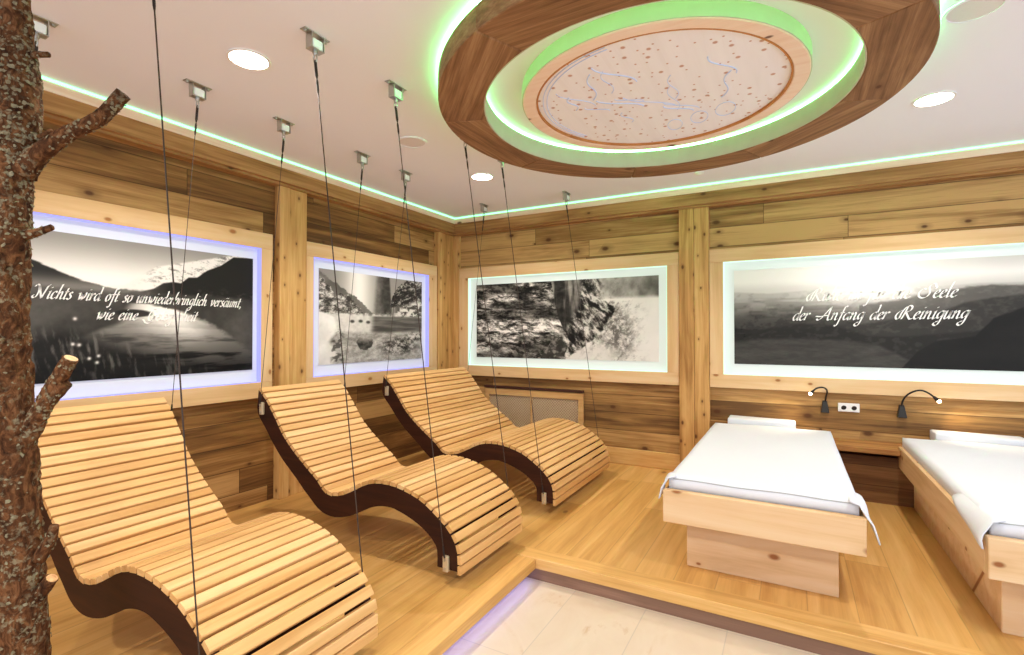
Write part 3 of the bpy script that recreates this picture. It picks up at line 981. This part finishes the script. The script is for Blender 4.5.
def inlay(pts, r=0.0022):
    bm = bmesh.new()
    add_tube(bm, [(x, y, 0.0148) for x, y in pts], r, 5)
    obj('inlay_line', bm, M_inlay, disc)


for rr in (0.585, 0.565):
    inlay([(rr * math.cos(t), rr * math.sin(t)) for t in np.linspace(R(150), R(262), 40)])
for cx, cy, ra, rb, ro in ((0.30, 0.30, 0.05, 0.085, 0.2), (0.16, 0.34, 0.045, 0.08, 0.2), (0.02, 0.38, 0.04, 0.075, 0.2)):
    inlay([(cx + ra * math.cos(t) * math.cos(ro) - rb * math.sin(t) * math.sin(ro), cy + ra * math.cos(t) * math.sin(ro) + rb * math.sin(t) * math.cos(ro)) for t in np.linspace(0, 2 * math.pi, 30)], 0.0018)
random.seed(5)
for k in range(16):
    x0, y0 = random.uniform(-0.42, 0.38), random.uniform(-0.40, 0.2)
    a = random.uniform(0.8, 2.0)
    l = random.uniform(0.12, 0.3)
    inlay([(x0 + l * t * math.cos(a) + 0.03 * math.sin(5 * t), y0 + l * t * math.sin(a)) for t in np.linspace(-0.5, 0.5, 14)], random.choice((0.002, 0.003, 0.0016)))

# ------------------------------------------------------------------ downlights, speakers, detector
dl = ('round bright downlight in the ceiling above the nearest lounger', 'round bright downlight in the ceiling between ring and room corner',
      'round bright downlight in the ceiling above the right-hand bed')
for k, (x, y) in enumerate(DOWN):
    if k > 2:
        continue
    r = thing('downlight', dl[k], 'ceiling light', (x, y, ZC), 'ceiling downlights')
    bm = bmesh.new()
    add_ring(bm, (0, 0), 0.082, 0.094, -0.006, 0.0, n=40)
    obj('bezel', bm, M_white, r)
    bm = bmesh.new()
    add_lathe(bm, [(0.0819, -0.004), (0.0819, 0.0)], n=40)
    obj('diffuser', bm, M_down, r)
for k, (x, y) in enumerate(((1.14, -2.039), (3.976, -2.04))):
    r = thing('ceiling_speaker', ('flat round white ceiling speaker left of the wooden ring', 'flat round white ceiling speaker right of the wooden ring')[k], 'speaker', (x, y, ZC), 'ceiling speakers')
    bm = bmesh.new()
    add_ring(bm, (0, 0), 0.086, 0.10, -0.006, 0.0, n=40)
    obj('bezel', bm, M_ceil, r)
    bm = bmesh.new()
    add_lathe(bm, [(0.0859, -0.003), (0.0859, 0.0)], n=40)
    obj('grille', bm, shiny_noise('speaker_cloth', srgb(222, 214, 208), srgb(232, 224, 218), 200, 0.8), r)
bm = bmesh.new()
add_lathe(bm, [(0.012, -0.02), (0.02, -0.012), (0.035, -0.008), (0.035, 0.0)], (2.708, -0.434, ZC), n=20)
tag(obj('smoke_detector', bm, M_white, smooth=False), 'tiny white ceiling sensor between ring and right wall', 'sensor')

# ================================================================== loungers
TOP = [(.40, .918), (.48, .850), (.53, .790), (.575, .735), (.63, .662), (.70, .595), (.77, .540), (.85, .483), (.94, .422), (.985, .378), (1.03, .355), (1.085, .355),
       (1.156, .372), (1.24, .410), (1.30, .440), (1.36, .462), (1.43, .473), (1.5, .473), (1.55, .468), (1.6, .458), (1.68, .435), (1.725, .414), (1.77, .388),
       (1.81, .360), (1.85, .331), (1.881, .300), (1.908, .264), (1.924, .224), (1.929, .178), (1.929, .120)]
BOT = [(.385, .800), (.405, .750), (.48, .668), (.54, .597), (.622, .515), (.70, .453), (.77, .399), (.828, .350), (.874, .316), (.938, .268), (1.0, .242), (1.07, .235),
       (1.14, .245), (1.214, .267), (1.287, .300), (1.35, .331), (1.397, .347), (1.45, .357), (1.51, .358), (1.57, .346), (1.635, .326), (1.70, .298), (1.742, .273),
       (1.776, .245), (1.800, .213), (1.806, .180), (1.806, .120)]


def adj(P):
    return [(3.338 + (x - 3.338) * .985, z * .985 - .038) for x, z in P]


TOPS, TL = resample(catmull(adj(TOP), 8), 161)
BOTS, _ = resample(catmull(adj(BOT), 8), 161)
NSL = 40
HEAD_X, HEAD_Z, FOOT_X, FOOT_Z = 0.478, 0.752, 1.876, 0.112


def lounger(y0, y1, label):
    ym = (y0 + y1) / 2
    root = thing('swing_lounger', label, 'lounger', (1.2, ym, 0.2), 'slatted swing loungers')
    for a, b in ((y0 + 0.002, y0 + 0.034), (y1 - 0.034, y1 - 0.002)):
        bm = bmesh.new()
        add_strip(bm, TOPS, BOTS, a, b)
        place(obj('side_board', bm, M_side, bevel=0.002), root)
    # slats laid across the side boards
    tot = TL + 0.016
    for k in range(NSL):
        s = (k + 0.5) / NSL * tot
        hw = tot / NSL / 2 - 0.0045
        i = min(s / TL * 160, 160)
        j = min(int(i), 159)
        p = TOPS[j] + (TOPS[j + 1] - TOPS[j]) * (i - j)
        if s > TL:
            p = p + (TOPS[160] - TOPS[159]) / np.hypot(*(TOPS[160] - TOPS[159])) * (s - TL)
        q = TOPS[min(j + 3, 160)] - TOPS[max(j - 3, 0)]
        q = q / np.hypot(*q)
        n = np.array([-q[1], q[0]])
        if n[1] < 0 and abs(q[1]) < 0.99: n = -n
        if abs(q[1]) >= 0.99: n = np.array([1.0, 0.0])
        c = 0.003
        t = 0.021
        pr = [p + q * u + n * v for u, v in ((-hw, 0.0006), (hw, 0.0006), (hw, t - c), (hw - c, t), (-hw + c, t), (-hw, t - c))]
        bm = bmesh.new()
        add_prism(bm, [tuple(v) for v in pr], 'Y', y0, y1)
        place(obj('slat', bm, M_slat), root)
    # dark cross rails between the side boards
    for x, z in ((0.50, 0.70), (1.05, 0.235), (1.82, 0.16)):
        place(obj('cross_rail', B((x, x + 0.03, y0 + 0.034, y1 - 0.034, z, z + 0.06)), M_side), root)
    for yy, s in ((y0, -1), (y1, 1)):
        for x, z, h in ((HEAD_X, HEAD_Z, 0.075), (FOOT_X, FOOT_Z, 0.075)):
            a, b = sorted((yy + s * -0.002, yy + s * 0.016))
            br = place(obj('bracket', B((x - 0.002, x + 0.028, a, b, z - h / 2, z + h / 2)), M_brass, bevel=0.003), root)
            br['label'] = 'pale metal bracket that holds the cable'
            a, b = sorted((yy + s * 0.016, yy + s * 0.022))
            bm = bmesh.new()
            for dz in (-0.02, 0.02):
                add_box(bm, x + 0.009, x + 0.017, a, b, z + dz - 0.004, z + dz + 0.004)
            o = obj('bolt', bm, M_steel)
            place(o, root)
            o.parent = br
            o.location = (0, 0, 0)
    return root


LOUNGERS = [(-3.782, -3.205, 'nearest slatted wooden swing lounger, behind the bark-covered trunk'),
            (-2.660, -2.042, 'middle slatted wooden swing lounger of the three'),
            (-1.567, -0.444, 'extra wide slatted wooden swing lounger nearest the room corner')]
for y0, y1, lab in LOUNGERS:
    lounger(y0, y1, lab)

# ------------------------------------------------------------------ ceiling mounts and cables
WHO = ('nearest lounger', 'middle lounger', 'wide lounger in the corner')
MOUNT_HEAD, MOUNT_FOOT = 0.69, 1.570


def ceiling_mount(x, y, label):
    r = thing('ceiling_mount', label, 'mount', (x, y, ZC), 'ceiling mounts of the swing loungers')
    obj('base_plate', B((-0.018, 0.018, -0.065, 0.065, -0.005, 0.0)), M_steel, r, bevel=0.002)
    bm = bmesh.new()
    for s in (-1, 1):
        add_box(bm, -0.019, 0.019, s * 0.031 - 0.002, s * 0.031 + 0.002, -0.066, -0.0052)
    add_box(bm, -0.019, 0.019, -0.033, 0.033, -0.070, -0.0662)
    obj('yoke', bm, M_steel, r)
    bm = bmesh.new()
    add_box(bm, -0.0195, 0.0195, -0.026, 0.026, -0.0658, -0.026)
    obj('buffer', bm, M_buffer, r, bevel=0.004)
    for s in (-1, 1):
        bm = bmesh.new()
        add_lathe(bm, [(0.007, -0.012), (0.008, -0.0052)], (0, s * 0.052, 0), n=8)
        obj('screw', bm, M_steel, r)
    bm = bmesh.new()
    add_lathe(bm, [(0.006, -0.090), (0.011, -0.082), (0.011, -0.0702)], n=10)
    obj('eye_bolt', bm, M_steel, r)
    bm = bmesh.new()
    add_tube(bm, [(0.010 * math.cos(t), 0, -0.100 + 0.020 * math.sin(t)) for t in np.linspace(0, 2 * math.pi, 17)], 0.0032, 6, cap=False)
    obj('shackle', bm, M_steel, r)


def cable(top, bot, label, rad):
    a, b = Vector(top), Vector(bot)
    r = thing('suspension_cable', label, 'cable', top, 'suspension cables of the swing loungers')
    d = b - a
    bm = bmesh.new()
    add_tube(bm, [(0, 0, 0), d], rad, 8)
    obj('rope', bm, M_rope, r)
    L_ = d.length
    u = d / L_
    bm = bmesh.new()
    add_tube(bm, [u * 0.0, u * 0.012, u * 0.07, u * 0.085], [0.003, 0.0062, 0.0062, 0.003], 8)
    obj('sleeve', bm, M_sleeve, r)
    bm = bmesh.new()
    add_tube(bm, [u * 0.088, u * 0.10, u * 0.135, u * 0.15], [0.003, 0.0048, 0.0048, 0.003], 8)
    obj('sleeve', bm, M_sleeve, r)
    bm = bmesh.new()
    add_tube(bm, [u * (L_ - 0.06), u * (L_ - 0.05), u * (L_ - 0.01), u * L_], [0.003, 0.0045, 0.0045, 0.003], 8)
    obj('end_fitting', bm, M_sleeve, r)


MY = ((-3.800, -3.172), (-2.672, -2.042), (-1.583, -0.428))
for i, (y0, y1, _) in enumerate(LOUNGERS):
    for e, (mx, bx, bz) in enumerate(((MOUNT_HEAD, HEAD_X, HEAD_Z), (MOUNT_FOOT, FOOT_X, FOOT_Z))):
        for s, (yy, my) in enumerate(zip((y0, y1), MY[i])):
            end = ('head', 'foot')[e]
            side = ('left', 'right')[s]
            ceiling_mount(mx, my, 'steel ceiling mount above the %s-hand %s corner of the %s' % (side, end, WHO[i]))
            cable((mx, my, ZC - 0.108), (bx + 0.013, yy + (-0.020 if s == 0 else 0.020), bz + 0.03),
                                    'dark steel cable holding the %s-hand %s corner of the %s' % (side, end, WHO[i]), (0.0017, 0.0024)[e])

# ================================================================== beds
def bed(x0, label, lm, lp):
    W_ = 0.84
    x1 = x0 + W_
    yf, yh = -2.05, -0.21
    zt, zb = 0.430, 0.272
    r = thing('bed', label, 'bed', (x0 + W_ / 2, -1.1, 0), 'spruce beds')
    place(obj('foot_board', B((x0, x1, yf, yf + 0.045, zb, zt)), M_bed_X, bevel=0.003), r)
    for a, b in ((x0, x0 + 0.035), (x1 - 0.035, x1)):
        place(obj('side_rail', B((a, b, yf + 0.0455, yh, zb, zt - 0.01)), M_bed_Y, bevel=0.003), r)
    place(obj('head_board', B((x0 + .036, x1 - .036, yh - 0.035, yh, zb, 0.446)), M_bed_X, bevel=0.003), r)
    place(obj('base_deck', B((x0 + .036, x1 - .036, yf + 0.046, yh - 0.036, zb, zb + 0.06)), M_bed_Y), r)
    place(obj('plinth', B((x0 + 0.083, x1 - 0.088, -1.872, -0.215, 0.0, zb - 0.001)), M_bed_X, bevel=0.003), r)
    # mattress
    m = thing('mattress', lm, 'mattress', (x0 + W_ / 2, -1.1, zb + 0.061), 'white mattresses')
    a, b, c, d = x0 + 0.042, x1 - 0.042, yf + 0.056, yh - 0.042
    z0, z1 = zb + 0.0612, 0.458
    bm = B((a, b, c, d, z0, 0.4205))
    place(obj('core', bm, M_cloth, bevel=0.008, seg=2), m)
    # quilted top pad with a piped edge, a little wider at the sides
    nx, ny = 26, 52
    bm = bmesh.new()
    T, U = [], []
    e = 0.021
    for j in range(ny + 1):
        for i in range(nx + 1):
            u, v = i / nx, j / ny
            x = a - e + (b - a + 2 * e) * u
            y = c - 0.008 + (d - c + 0.05) * v
            z = z1 + 0.034 + 0.0015 * math.sin(9 * u + 3 * math.sin(4 * v)) + 0.002 * math.sin(17 * v + 5 * u)
            ed = min(u, 1 - u) * (b - a + 2 * e)
            ed2 = min(v, 1 - v) * (d - c)
            q = min(ed, ed2)
            z -= 0.006 * max(0, 1 - q / 0.03) ** 2
            T.append(bm.verts.new((x, y, z)))
    for k in range(len(T)):
        p = T[k].co
        U.append(bm.verts.new((p.x, p.y, 0.4215)))
    n = nx + 1
    for j in range(ny):
        for i in range(nx):
            k = j * n + i
            bm.faces.new((T[k], T[k + 1], T[k + n + 1], T[k + n]))
            bm.faces.new((U[k], U[k + n], U[k + n + 1], U[k + 1]))
    loop = [i for i in range(n)] + [j * n + nx for j in range(1, ny + 1)] + [ny * n + i for i in range(nx - 1, -1, -1)] + [j * n for j in range(ny - 1, 0, -1)]
    for k in range(len(loop)):
        p, q = loop[k], loop[(k + 1) % len(loop)]
        bm.faces.new((T[p], U[p], U[q], T[q]))
    place(obj('top_pad', bm, M_cloth, smooth=True), m)
    bm = bmesh.new()
    add_tube(bm, [(a + (b - a) * t, c - 0.0085, z1 + 0.021 + 0.002 * math.sin(12 * t)) for t in np.linspace(0, 1, 30)], 0.0022, 6)
    sm = place(obj('seam', bm, M_seam), m)
    sm['label'] = 'grey seam along the foot edge'
    # loose cover corners hanging out at the foot end
    for s, xx in ((-1, x0), (1, x1)):
        bm = bmesh.new()
        L0 = 0.22 if s > 0 else (0.15 if x0 < 3 else 0.42)
        prof = [(-0.055, z1 + 0.036), (-0.020, z1 + 0.026), (0.006, 0.432), (0.010 if s < 0 else 0.024, 0.41), (0.012 if s < 0 else 0.046, 0.385 if s < 0 else 0.335)]
        rows = []
        for t in np.linspace(0, 1, 9):
            y = yf + 0.02 + L0 * t
            shrink = 1 - 0.75 * t ** 1.5
            row = []
            for (dx, z) in prof:
                zz = z1 + 0.02 + (z - z1 - 0.02) * shrink
                xo = dx if dx < 0.004 else 0.006 + (dx - 0.006) * shrink
                row.append((xx + s * (xo + 0.003 * math.sin(8 * t + 20 * z)), y - 0.025 * (dx > 0.01) * (1 - t), zz))
            rows.append(row)
        V = [[bm.verts.new(p) for p in row] for row in rows]
        for A, C in zip(V, V[1:]):
            for i in range(len(prof) - 1):
                bm.faces.new((A[i], A[i + 1], C[i + 1], C[i]))
        o = obj('cover_corner', bm, M_cloth, smooth=True)
        sd = o.modifiers.new('thick', 'SOLIDIFY')
        sd.thickness = 0.006
        place(o, m)
    # pillow on the head end
    p = obj('pillow', B((-0.242, 0.242, -0.09, 0.09, 0.0, 0.072)), M_cloth, smooth=True)
    md = p.modifiers.new('b', 'BEVEL'); md.width = 0.010; md.segments = 3
    p.location = (x0 + (0.353 if x0 < 3 else 0.45), -0.103, 0.4525)
    p.rotation_euler = (0, R(0.6), 0)
    tag(p, lp, 'pillow', 'white pillows')
    return r


bed(2.772, 'left-hand pale spruce bed on a plinth', 'white mattress on the left-hand spruce bed', 'slim white pillow at the head of the left-hand bed')
bed(3.995, 'right-hand pale spruce bed, the farther one from the loungers', 'white mattress on the right-hand spruce bed', 'slim white pillow at the head of the right-hand bed')

o = obj('wall_shelf', B((2.735, 6.0, -0.205, -0.002, 0.3705, 0.407), (3.615, 3.992, -0.315, -0.2051, 0.3705, 0.407)), M_shelf, bevel=0.003)
tag(o, 'low brown wooden shelf on the wall between the two beds', 'shelf')

# ------------------------------------------------------------------ reading lamps and socket
def reading_lamp(bx0, bx1, neck, label):
    bc = (bx0 + bx1) / 2
    r = thing('reading_lamp', label, 'lamp', (bc, 0, 0.60), 'black gooseneck reading lamps')
    bm = bmesh.new()
    h = (bx1 - bx0) / 2
    lo = [bm.verts.new((bc + sx * h, y, 0.600)) for sx, y in ((-1, -0.001), (1, -0.001), (1, -0.055), (-1, -0.055))]
    hi = [bm.verts.new((bc + sx * h * 0.5, y, 0.690)) for sx, y in ((-1, -0.001), (1, -0.001), (1, -0.030), (-1, -0.030))]
    bm.faces.new(lo); bm.faces.new(hi)
    for k in range(4):
        bm.faces.new((lo[k], lo[(k + 1) % 4], hi[(k + 1) % 4], hi[k]))
    place(obj('base', bm, M_black, bevel=0.004, seg=2), r)
    P = catmull(neck, 5)
    bm = bmesh.new()
    add_tube(bm, P[:-4], 0.0062, 8)
    nk = place(obj('gooseneck', bm, M_black, smooth=True), r)
    a, b = Vector(P[-6]), Vector(P[-1])
    u = (b - a).normalized()
    bm = bmesh.new()
    add_tube(bm, [a, a + u * 0.01, b - u * 0.004], [0.0064, 0.010, 0.015], 12)
    place(obj('lamp_head', bm, M_black), r)
    bm = bmesh.new()
    bmesh.ops.create_icosphere(bm, subdivisions=2, radius=0.0125, matrix=Matrix.Translation(b + u * 0.004))
    place(obj('bulb', bm, M_bulb, smooth=True), r)
    ld = bpy.data.lights.new('reading_beam', 'SPOT')
    ld.energy = 4
    ld.color = (1, 0.82, 0.55)
    ld.spot_size = R(130)
    ld.spot_blend = 1.0
    ld.shadow_soft_size = 0.012
    lo_ = bpy.data.objects.new('reading_beam', ld)
    lo_.location = b + u * 0.02
    lo_.rotation_euler = Vector((u.x, u.y, u.z)).to_track_quat('-Z', 'Y').to_euler()
    COL.objects.link(lo_)


reading_lamp(3.538, 3.595, [(3.567, -0.02, 0.672), (3.573, -0.045, 0.723), (3.579, -0.075, 0.766), (3.568, -0.09, 0.791), (3.541, -0.10, 0.800), (3.509, -0.105, 0.791), (3.489, -0.11, 0.774), (3.470, -0.115, 0.752)],
             'black gooseneck reading lamp above the left-hand bed')
reading_lamp(4.016, 4.073, [(4.046, -0.02, 0.672), (4.046, -0.045, 0.718), (4.065, -0.07, 0.764), (4.097, -0.09, 0.795), (4.139, -0.10, 0.810), (4.174, -0.105, 0.799), (4.208, -0.11, 0.772), (4.236, -0.115, 0.743)],
             'black gooseneck reading lamp above the right-hand bed')
r = thing('wall_socket', 'white double wall socket between the two reading lamps', 'socket', (3.722, 0, 0.646))
obj('frame', B((-0.069, 0.069, -0.012, -0.001, -0.033, 0.033)), M_white, r, bevel=0.003)
for x in (-0.033, 0.033):
    bm = bmesh.new()
    add_ring(bm, (0, 0), 0.0185, 0.022, -0.0165, -0.0125, n=24)
    o = obj('outlet', bm, M_white, r)
    o.rotation_euler = (R(-90), 0, 0)
    o.location = (x, -0.0285, 0)
    bm = bmesh.new()
    add_lathe(bm, [(0.018, 0.0), (0.018, 0.0008)], n=24)
    q = obj('well', bm, M_hole, r)
    q.rotation_euler = (R(90), 0, 0)
    q.location = (x, -0.0125, 0)

# ------------------------------------------------------------------ radiator cover behind the wide lounger
r = thing('radiator_cover', 'wooden radiator cover with metal mesh under the gorge photograph', 'radiator cover', (1.02, 0, 0.35))
x0, x1 = 0.46, 1.575
fr = B((x0, x1, -0.034, -0.004, 0.565, 0.632), (x0, x0 + 0.045, -0.034, -0.004, 0.15, 0.565), (x1 - 0.05, x1, -0.034, -0.004, 0.15, 0.565),
       (x0 + 0.045, x1 - 0.05, -0.034, -0.004, 0.15, 0.20), (1.0, 1.02, -0.030, -0.006, 0.20, 0.565))
place(obj('frame', fr, wood('cover_frame', srgb(176, 128, 72), srgb(206, 158, 98), srgb(222, 180, 122), 'X', knots=0.1), bevel=0.002), r)
place(obj('top_lath', B((x0 - 0.01, x1 - 0.0, -0.045, -0.002, 0.638, 0.660)), M_dark, bevel=0.002), r)
for a, b in ((x0 + 0.046, 0.999), (1.021, x1 - 0.051)):
    bm = bmesh.new()
    p = 0.028
    zlo, zhi = 0.2005, 0.5645
    for sg, yy in ((1, -0.0215), (-1, -0.0195)):
        k = a - (zhi - zlo)
        while k < b + (zhi - zlo):
            # line from (k, zlo) going sg up, clipped
            t0, t1 = 0.0, zhi - zlo
            if sg > 0:
                t0 = max(t0, a - k); t1 = min(t1, b - k)
            else:
                t0 = max(t0, k - b); t1 = min(t1, k - a)
            if t1 - t0 > 0.01:
                add_tube(bm, [(k + sg * t0, yy, zlo + t0), (k + sg * t1, yy, zlo + t1)], 0.0022, 4)
            k += p
    place(obj('mesh_grille', bm, plain('grille_wire', srgb(214, 190, 152), 0.5)), r)
    place(obj('backing', B((a, b, -0.016, -0.006, zlo, zhi)), shiny_noise('grille_backing', srgb(176, 146, 112), srgb(188, 158, 122), 8, 0.7)), r)

# ================================================================== tree trunk
def bark_tube(bm, pts, rad, n=26, seed=0, amp=0.12, step=0.016):
    rs = np.random.RandomState(seed)
    P = catmull(pts, 12)
    d = np.r_[0, np.cumsum([np.linalg.norm(b - a) for a, b in zip(P, P[1:])])]
    m = max(6, int(d[-1] / step))
    t = np.linspace(0, d[-1], m)
    Q = np.stack([np.interp(t, d, [p[i] for p in P]) for i in range(3)], 1)
    kd = [d[min(12 * i, len(d) - 1)] for i in range(len(rad))]
    rr = np.interp(t, kd, rad)
    rings = []
    for i, (p, T, N, Bn) in enumerate(frames_along([Vector(q) for q in Q])):
        ring = []
        for k in range(n):
            a = 2 * math.pi * k / n
            x, y = math.cos(a), math.sin(a)
            f = float(fbm(np.array(x * 3 + seed + 20 + t[i] * 6), np.array(y * 3 + 20 + t[i] * 17 + seed), 4))
            q = rr[i] * (1 + amp * 2.6 * (f - 0.5) + amp * 0.5 * rs.uniform(-1, 1))
            ring.append(bm.verts.new(p + (N * x + Bn * y) * q))
        rings.append(ring)
    for A, C in zip(rings, rings[1:]):
        for k in range(n):
            bm.faces.new((A[k], A[(k + 1) % n], C[(k + 1) % n], C[k]))
    bm.faces.new(list(reversed(rings[0])))
    bm.faces.new(rings[-1])
    return Q, rr


tree = thing('tree_trunk', 'bare bark-covered tree trunk with stubs standing at the left edge', 'tree trunk', (1.345, -4.0, 0))
bm = bmesh.new()
TR = [(1.33, -4.012, 0.0), (1.33, -4.012, 0.252), (1.321, -4.02, 0.476), (1.313, -4.027, 0.655), (1.303, -4.035, 0.864), (1.299, -4.04, 1.013), (1.291, -4.045, 1.103), (1.288, -4.049, 1.222), (1.291, -4.049, 1.371), (1.298, -4.048, 1.551), (1.306, -4.045, 1.7), (1.32, -4.039, 1.849), (1.321, -4.041, 1.969), (1.321, -4.042, 2.058), (1.322, -4.043, 2.207), (1.322, -4.043, ZC)]
TR_R = [0.0581, 0.0581, 0.0567, 0.0567, 0.0553, 0.054, 0.054, 0.0511, 0.0511, 0.0511, 0.0497, 0.054, 0.0553, 0.044, 0.0313, 0.0313]
TQ, TRR = bark_tube(bm, TR, TR_R, n=30, seed=3, amp=0.13)
place(obj('trunk', bm, M_bark, smooth=True), tree)


def branch(pts, rad, seed, cut=True):
    bm = bmesh.new()
    Q, rr = bark_tube(bm, pts, rad, n=14, seed=seed, amp=0.13, step=0.012)
    b = place(obj('branch', bm, M_bark, smooth=True), tree)
    if cut:
        u = Vector(Q[-1] - Q[-2]).normalized()
        bm = bmesh.new()
        e = Vector(Q[-1])
        add_tube(bm, [e - u * 0.004, e + u * 0.002], [rr[-1] * 0.92, rr[-1] * 0.85], 14)
        c = place(obj('cut_face', bm, M_cut), tree)
        c.parent = b
        c.location = (0, 0, 0)
    return Q, rr


BQ = []
BQ.append(branch([(1.335, -4.03, 1.69), (1.36, -4.016, 1.73), (1.407, -3.99, 1.772), (1.46, -3.962, 1.812), (1.538, -3.919, 1.855), (1.600, -3.885, 1.928)], [0.036, 0.030, 0.024, 0.021, 0.020, 0.021], 11, False))
BQ.append(branch([(1.318, -4.026, 0.86), (1.348, -4.011, 0.915), (1.383, -3.993, 0.99), (1.418, -3.974, 1.062), (1.458, -3.953, 1.138)], [0.028, 0.027, 0.025, 0.022, 0.020], 12))
BQ.append(branch([(1.392, -3.988, 1.006), (1.42, -3.973, 1.035), (1.444, -3.960, 1.064)], [0.022, 0.019, 0.017], 13, False))
BQ.append(branch([(1.336, -4.026, 1.503), (1.38, -4.002, 1.518), (1.411, -3.985, 1.530)], [0.016, 0.011, 0.009], 14, False))
BQ.append(branch([(1.343, -4.006, 0.405), (1.379, -3.987, 0.446), (1.405, -3.974, 0.482)], [0.026, 0.019, 0.017], 15))
BQ.append(branch([(1.37, -3.994, 0.54), (1.399, -3.978, 0.592), (1.412, -3.972, 0.640)], [0.020, 0.015, 0.011], 16, False))
BQ.append(branch([(1.333, -4.038, 2.04), (1.375, -4.012, 2.045), (1.406, -3.995, 2.045)], [0.014, 0.009, 0.008], 17, False))
BQ.append(branch([(1.335, -4.03, 1.80), (1.38, -4.004, 1.80), (1.41, -3.988, 1.82)], [0.012, 0.009, 0.006], 18, False))

# flakes of lichen and loose bark all over the stem and the branches
random.seed(21)
bm = bmesh.new()


def flake(p, nrm, s):
    nrm = nrm.normalized()
    a = nrm.orthogonal().normalized()
    a.rotate(Matrix.Rotation(random.uniform(0, 6.28), 3, nrm))
    b = nrm.cross(a)
    n = 6
    c = bm.verts.new(p + nrm * s * random.uniform(0.2, 0.5))
    ring = []
    for k in range(n):
        t = 2 * math.pi * k / n
        q = s * random.uniform(0.5, 1.2)
        ring.append(bm.verts.new(p + a * math.cos(t) * q + b * math.sin(t) * q * 0.7 + nrm * s * random.uniform(-0.35, 0.5)))
    for k in range(n):
        bm.faces.new((c, ring[k], ring[(k + 1) % n]))


for i in range(3600):
    z = random.random()
    k = random.randrange(len(TQ))
    zz = TQ[k][2]
    dens = 1.0 if 1.50 < zz < 2.06 else (0.12 if zz > 2.06 else 0.16)
    if random.random() > dens:
        continue
    a = random.uniform(0, 6.283)
    nrm = Vector((math.cos(a), math.sin(a), random.uniform(-0.4, 0.5)))
    flake(Vector(TQ[k]) + Vector((math.cos(a), math.sin(a), 0)) * TRR[k] * 1.02, nrm, random.uniform(0.003, 0.009))
for Q, rr in BQ:
    for i in range(int(len(Q) * 4)):
        k = random.randrange(1, len(Q) - 2)
        tq = Vector(Q[k + 1] - Q[k]).normalized()
        v = Vector((random.gauss(0, 1), random.gauss(0, 1), random.gauss(0, 1)))
        v = (v - tq * v.dot(tq)).normalized()
        flake(Vector(Q[k]) + v * rr[k], v, random.uniform(0.003, 0.008))
fl = obj('lichen', bm, M_lichen)
place(fl, tree)
fl['kind'] = 'stuff'
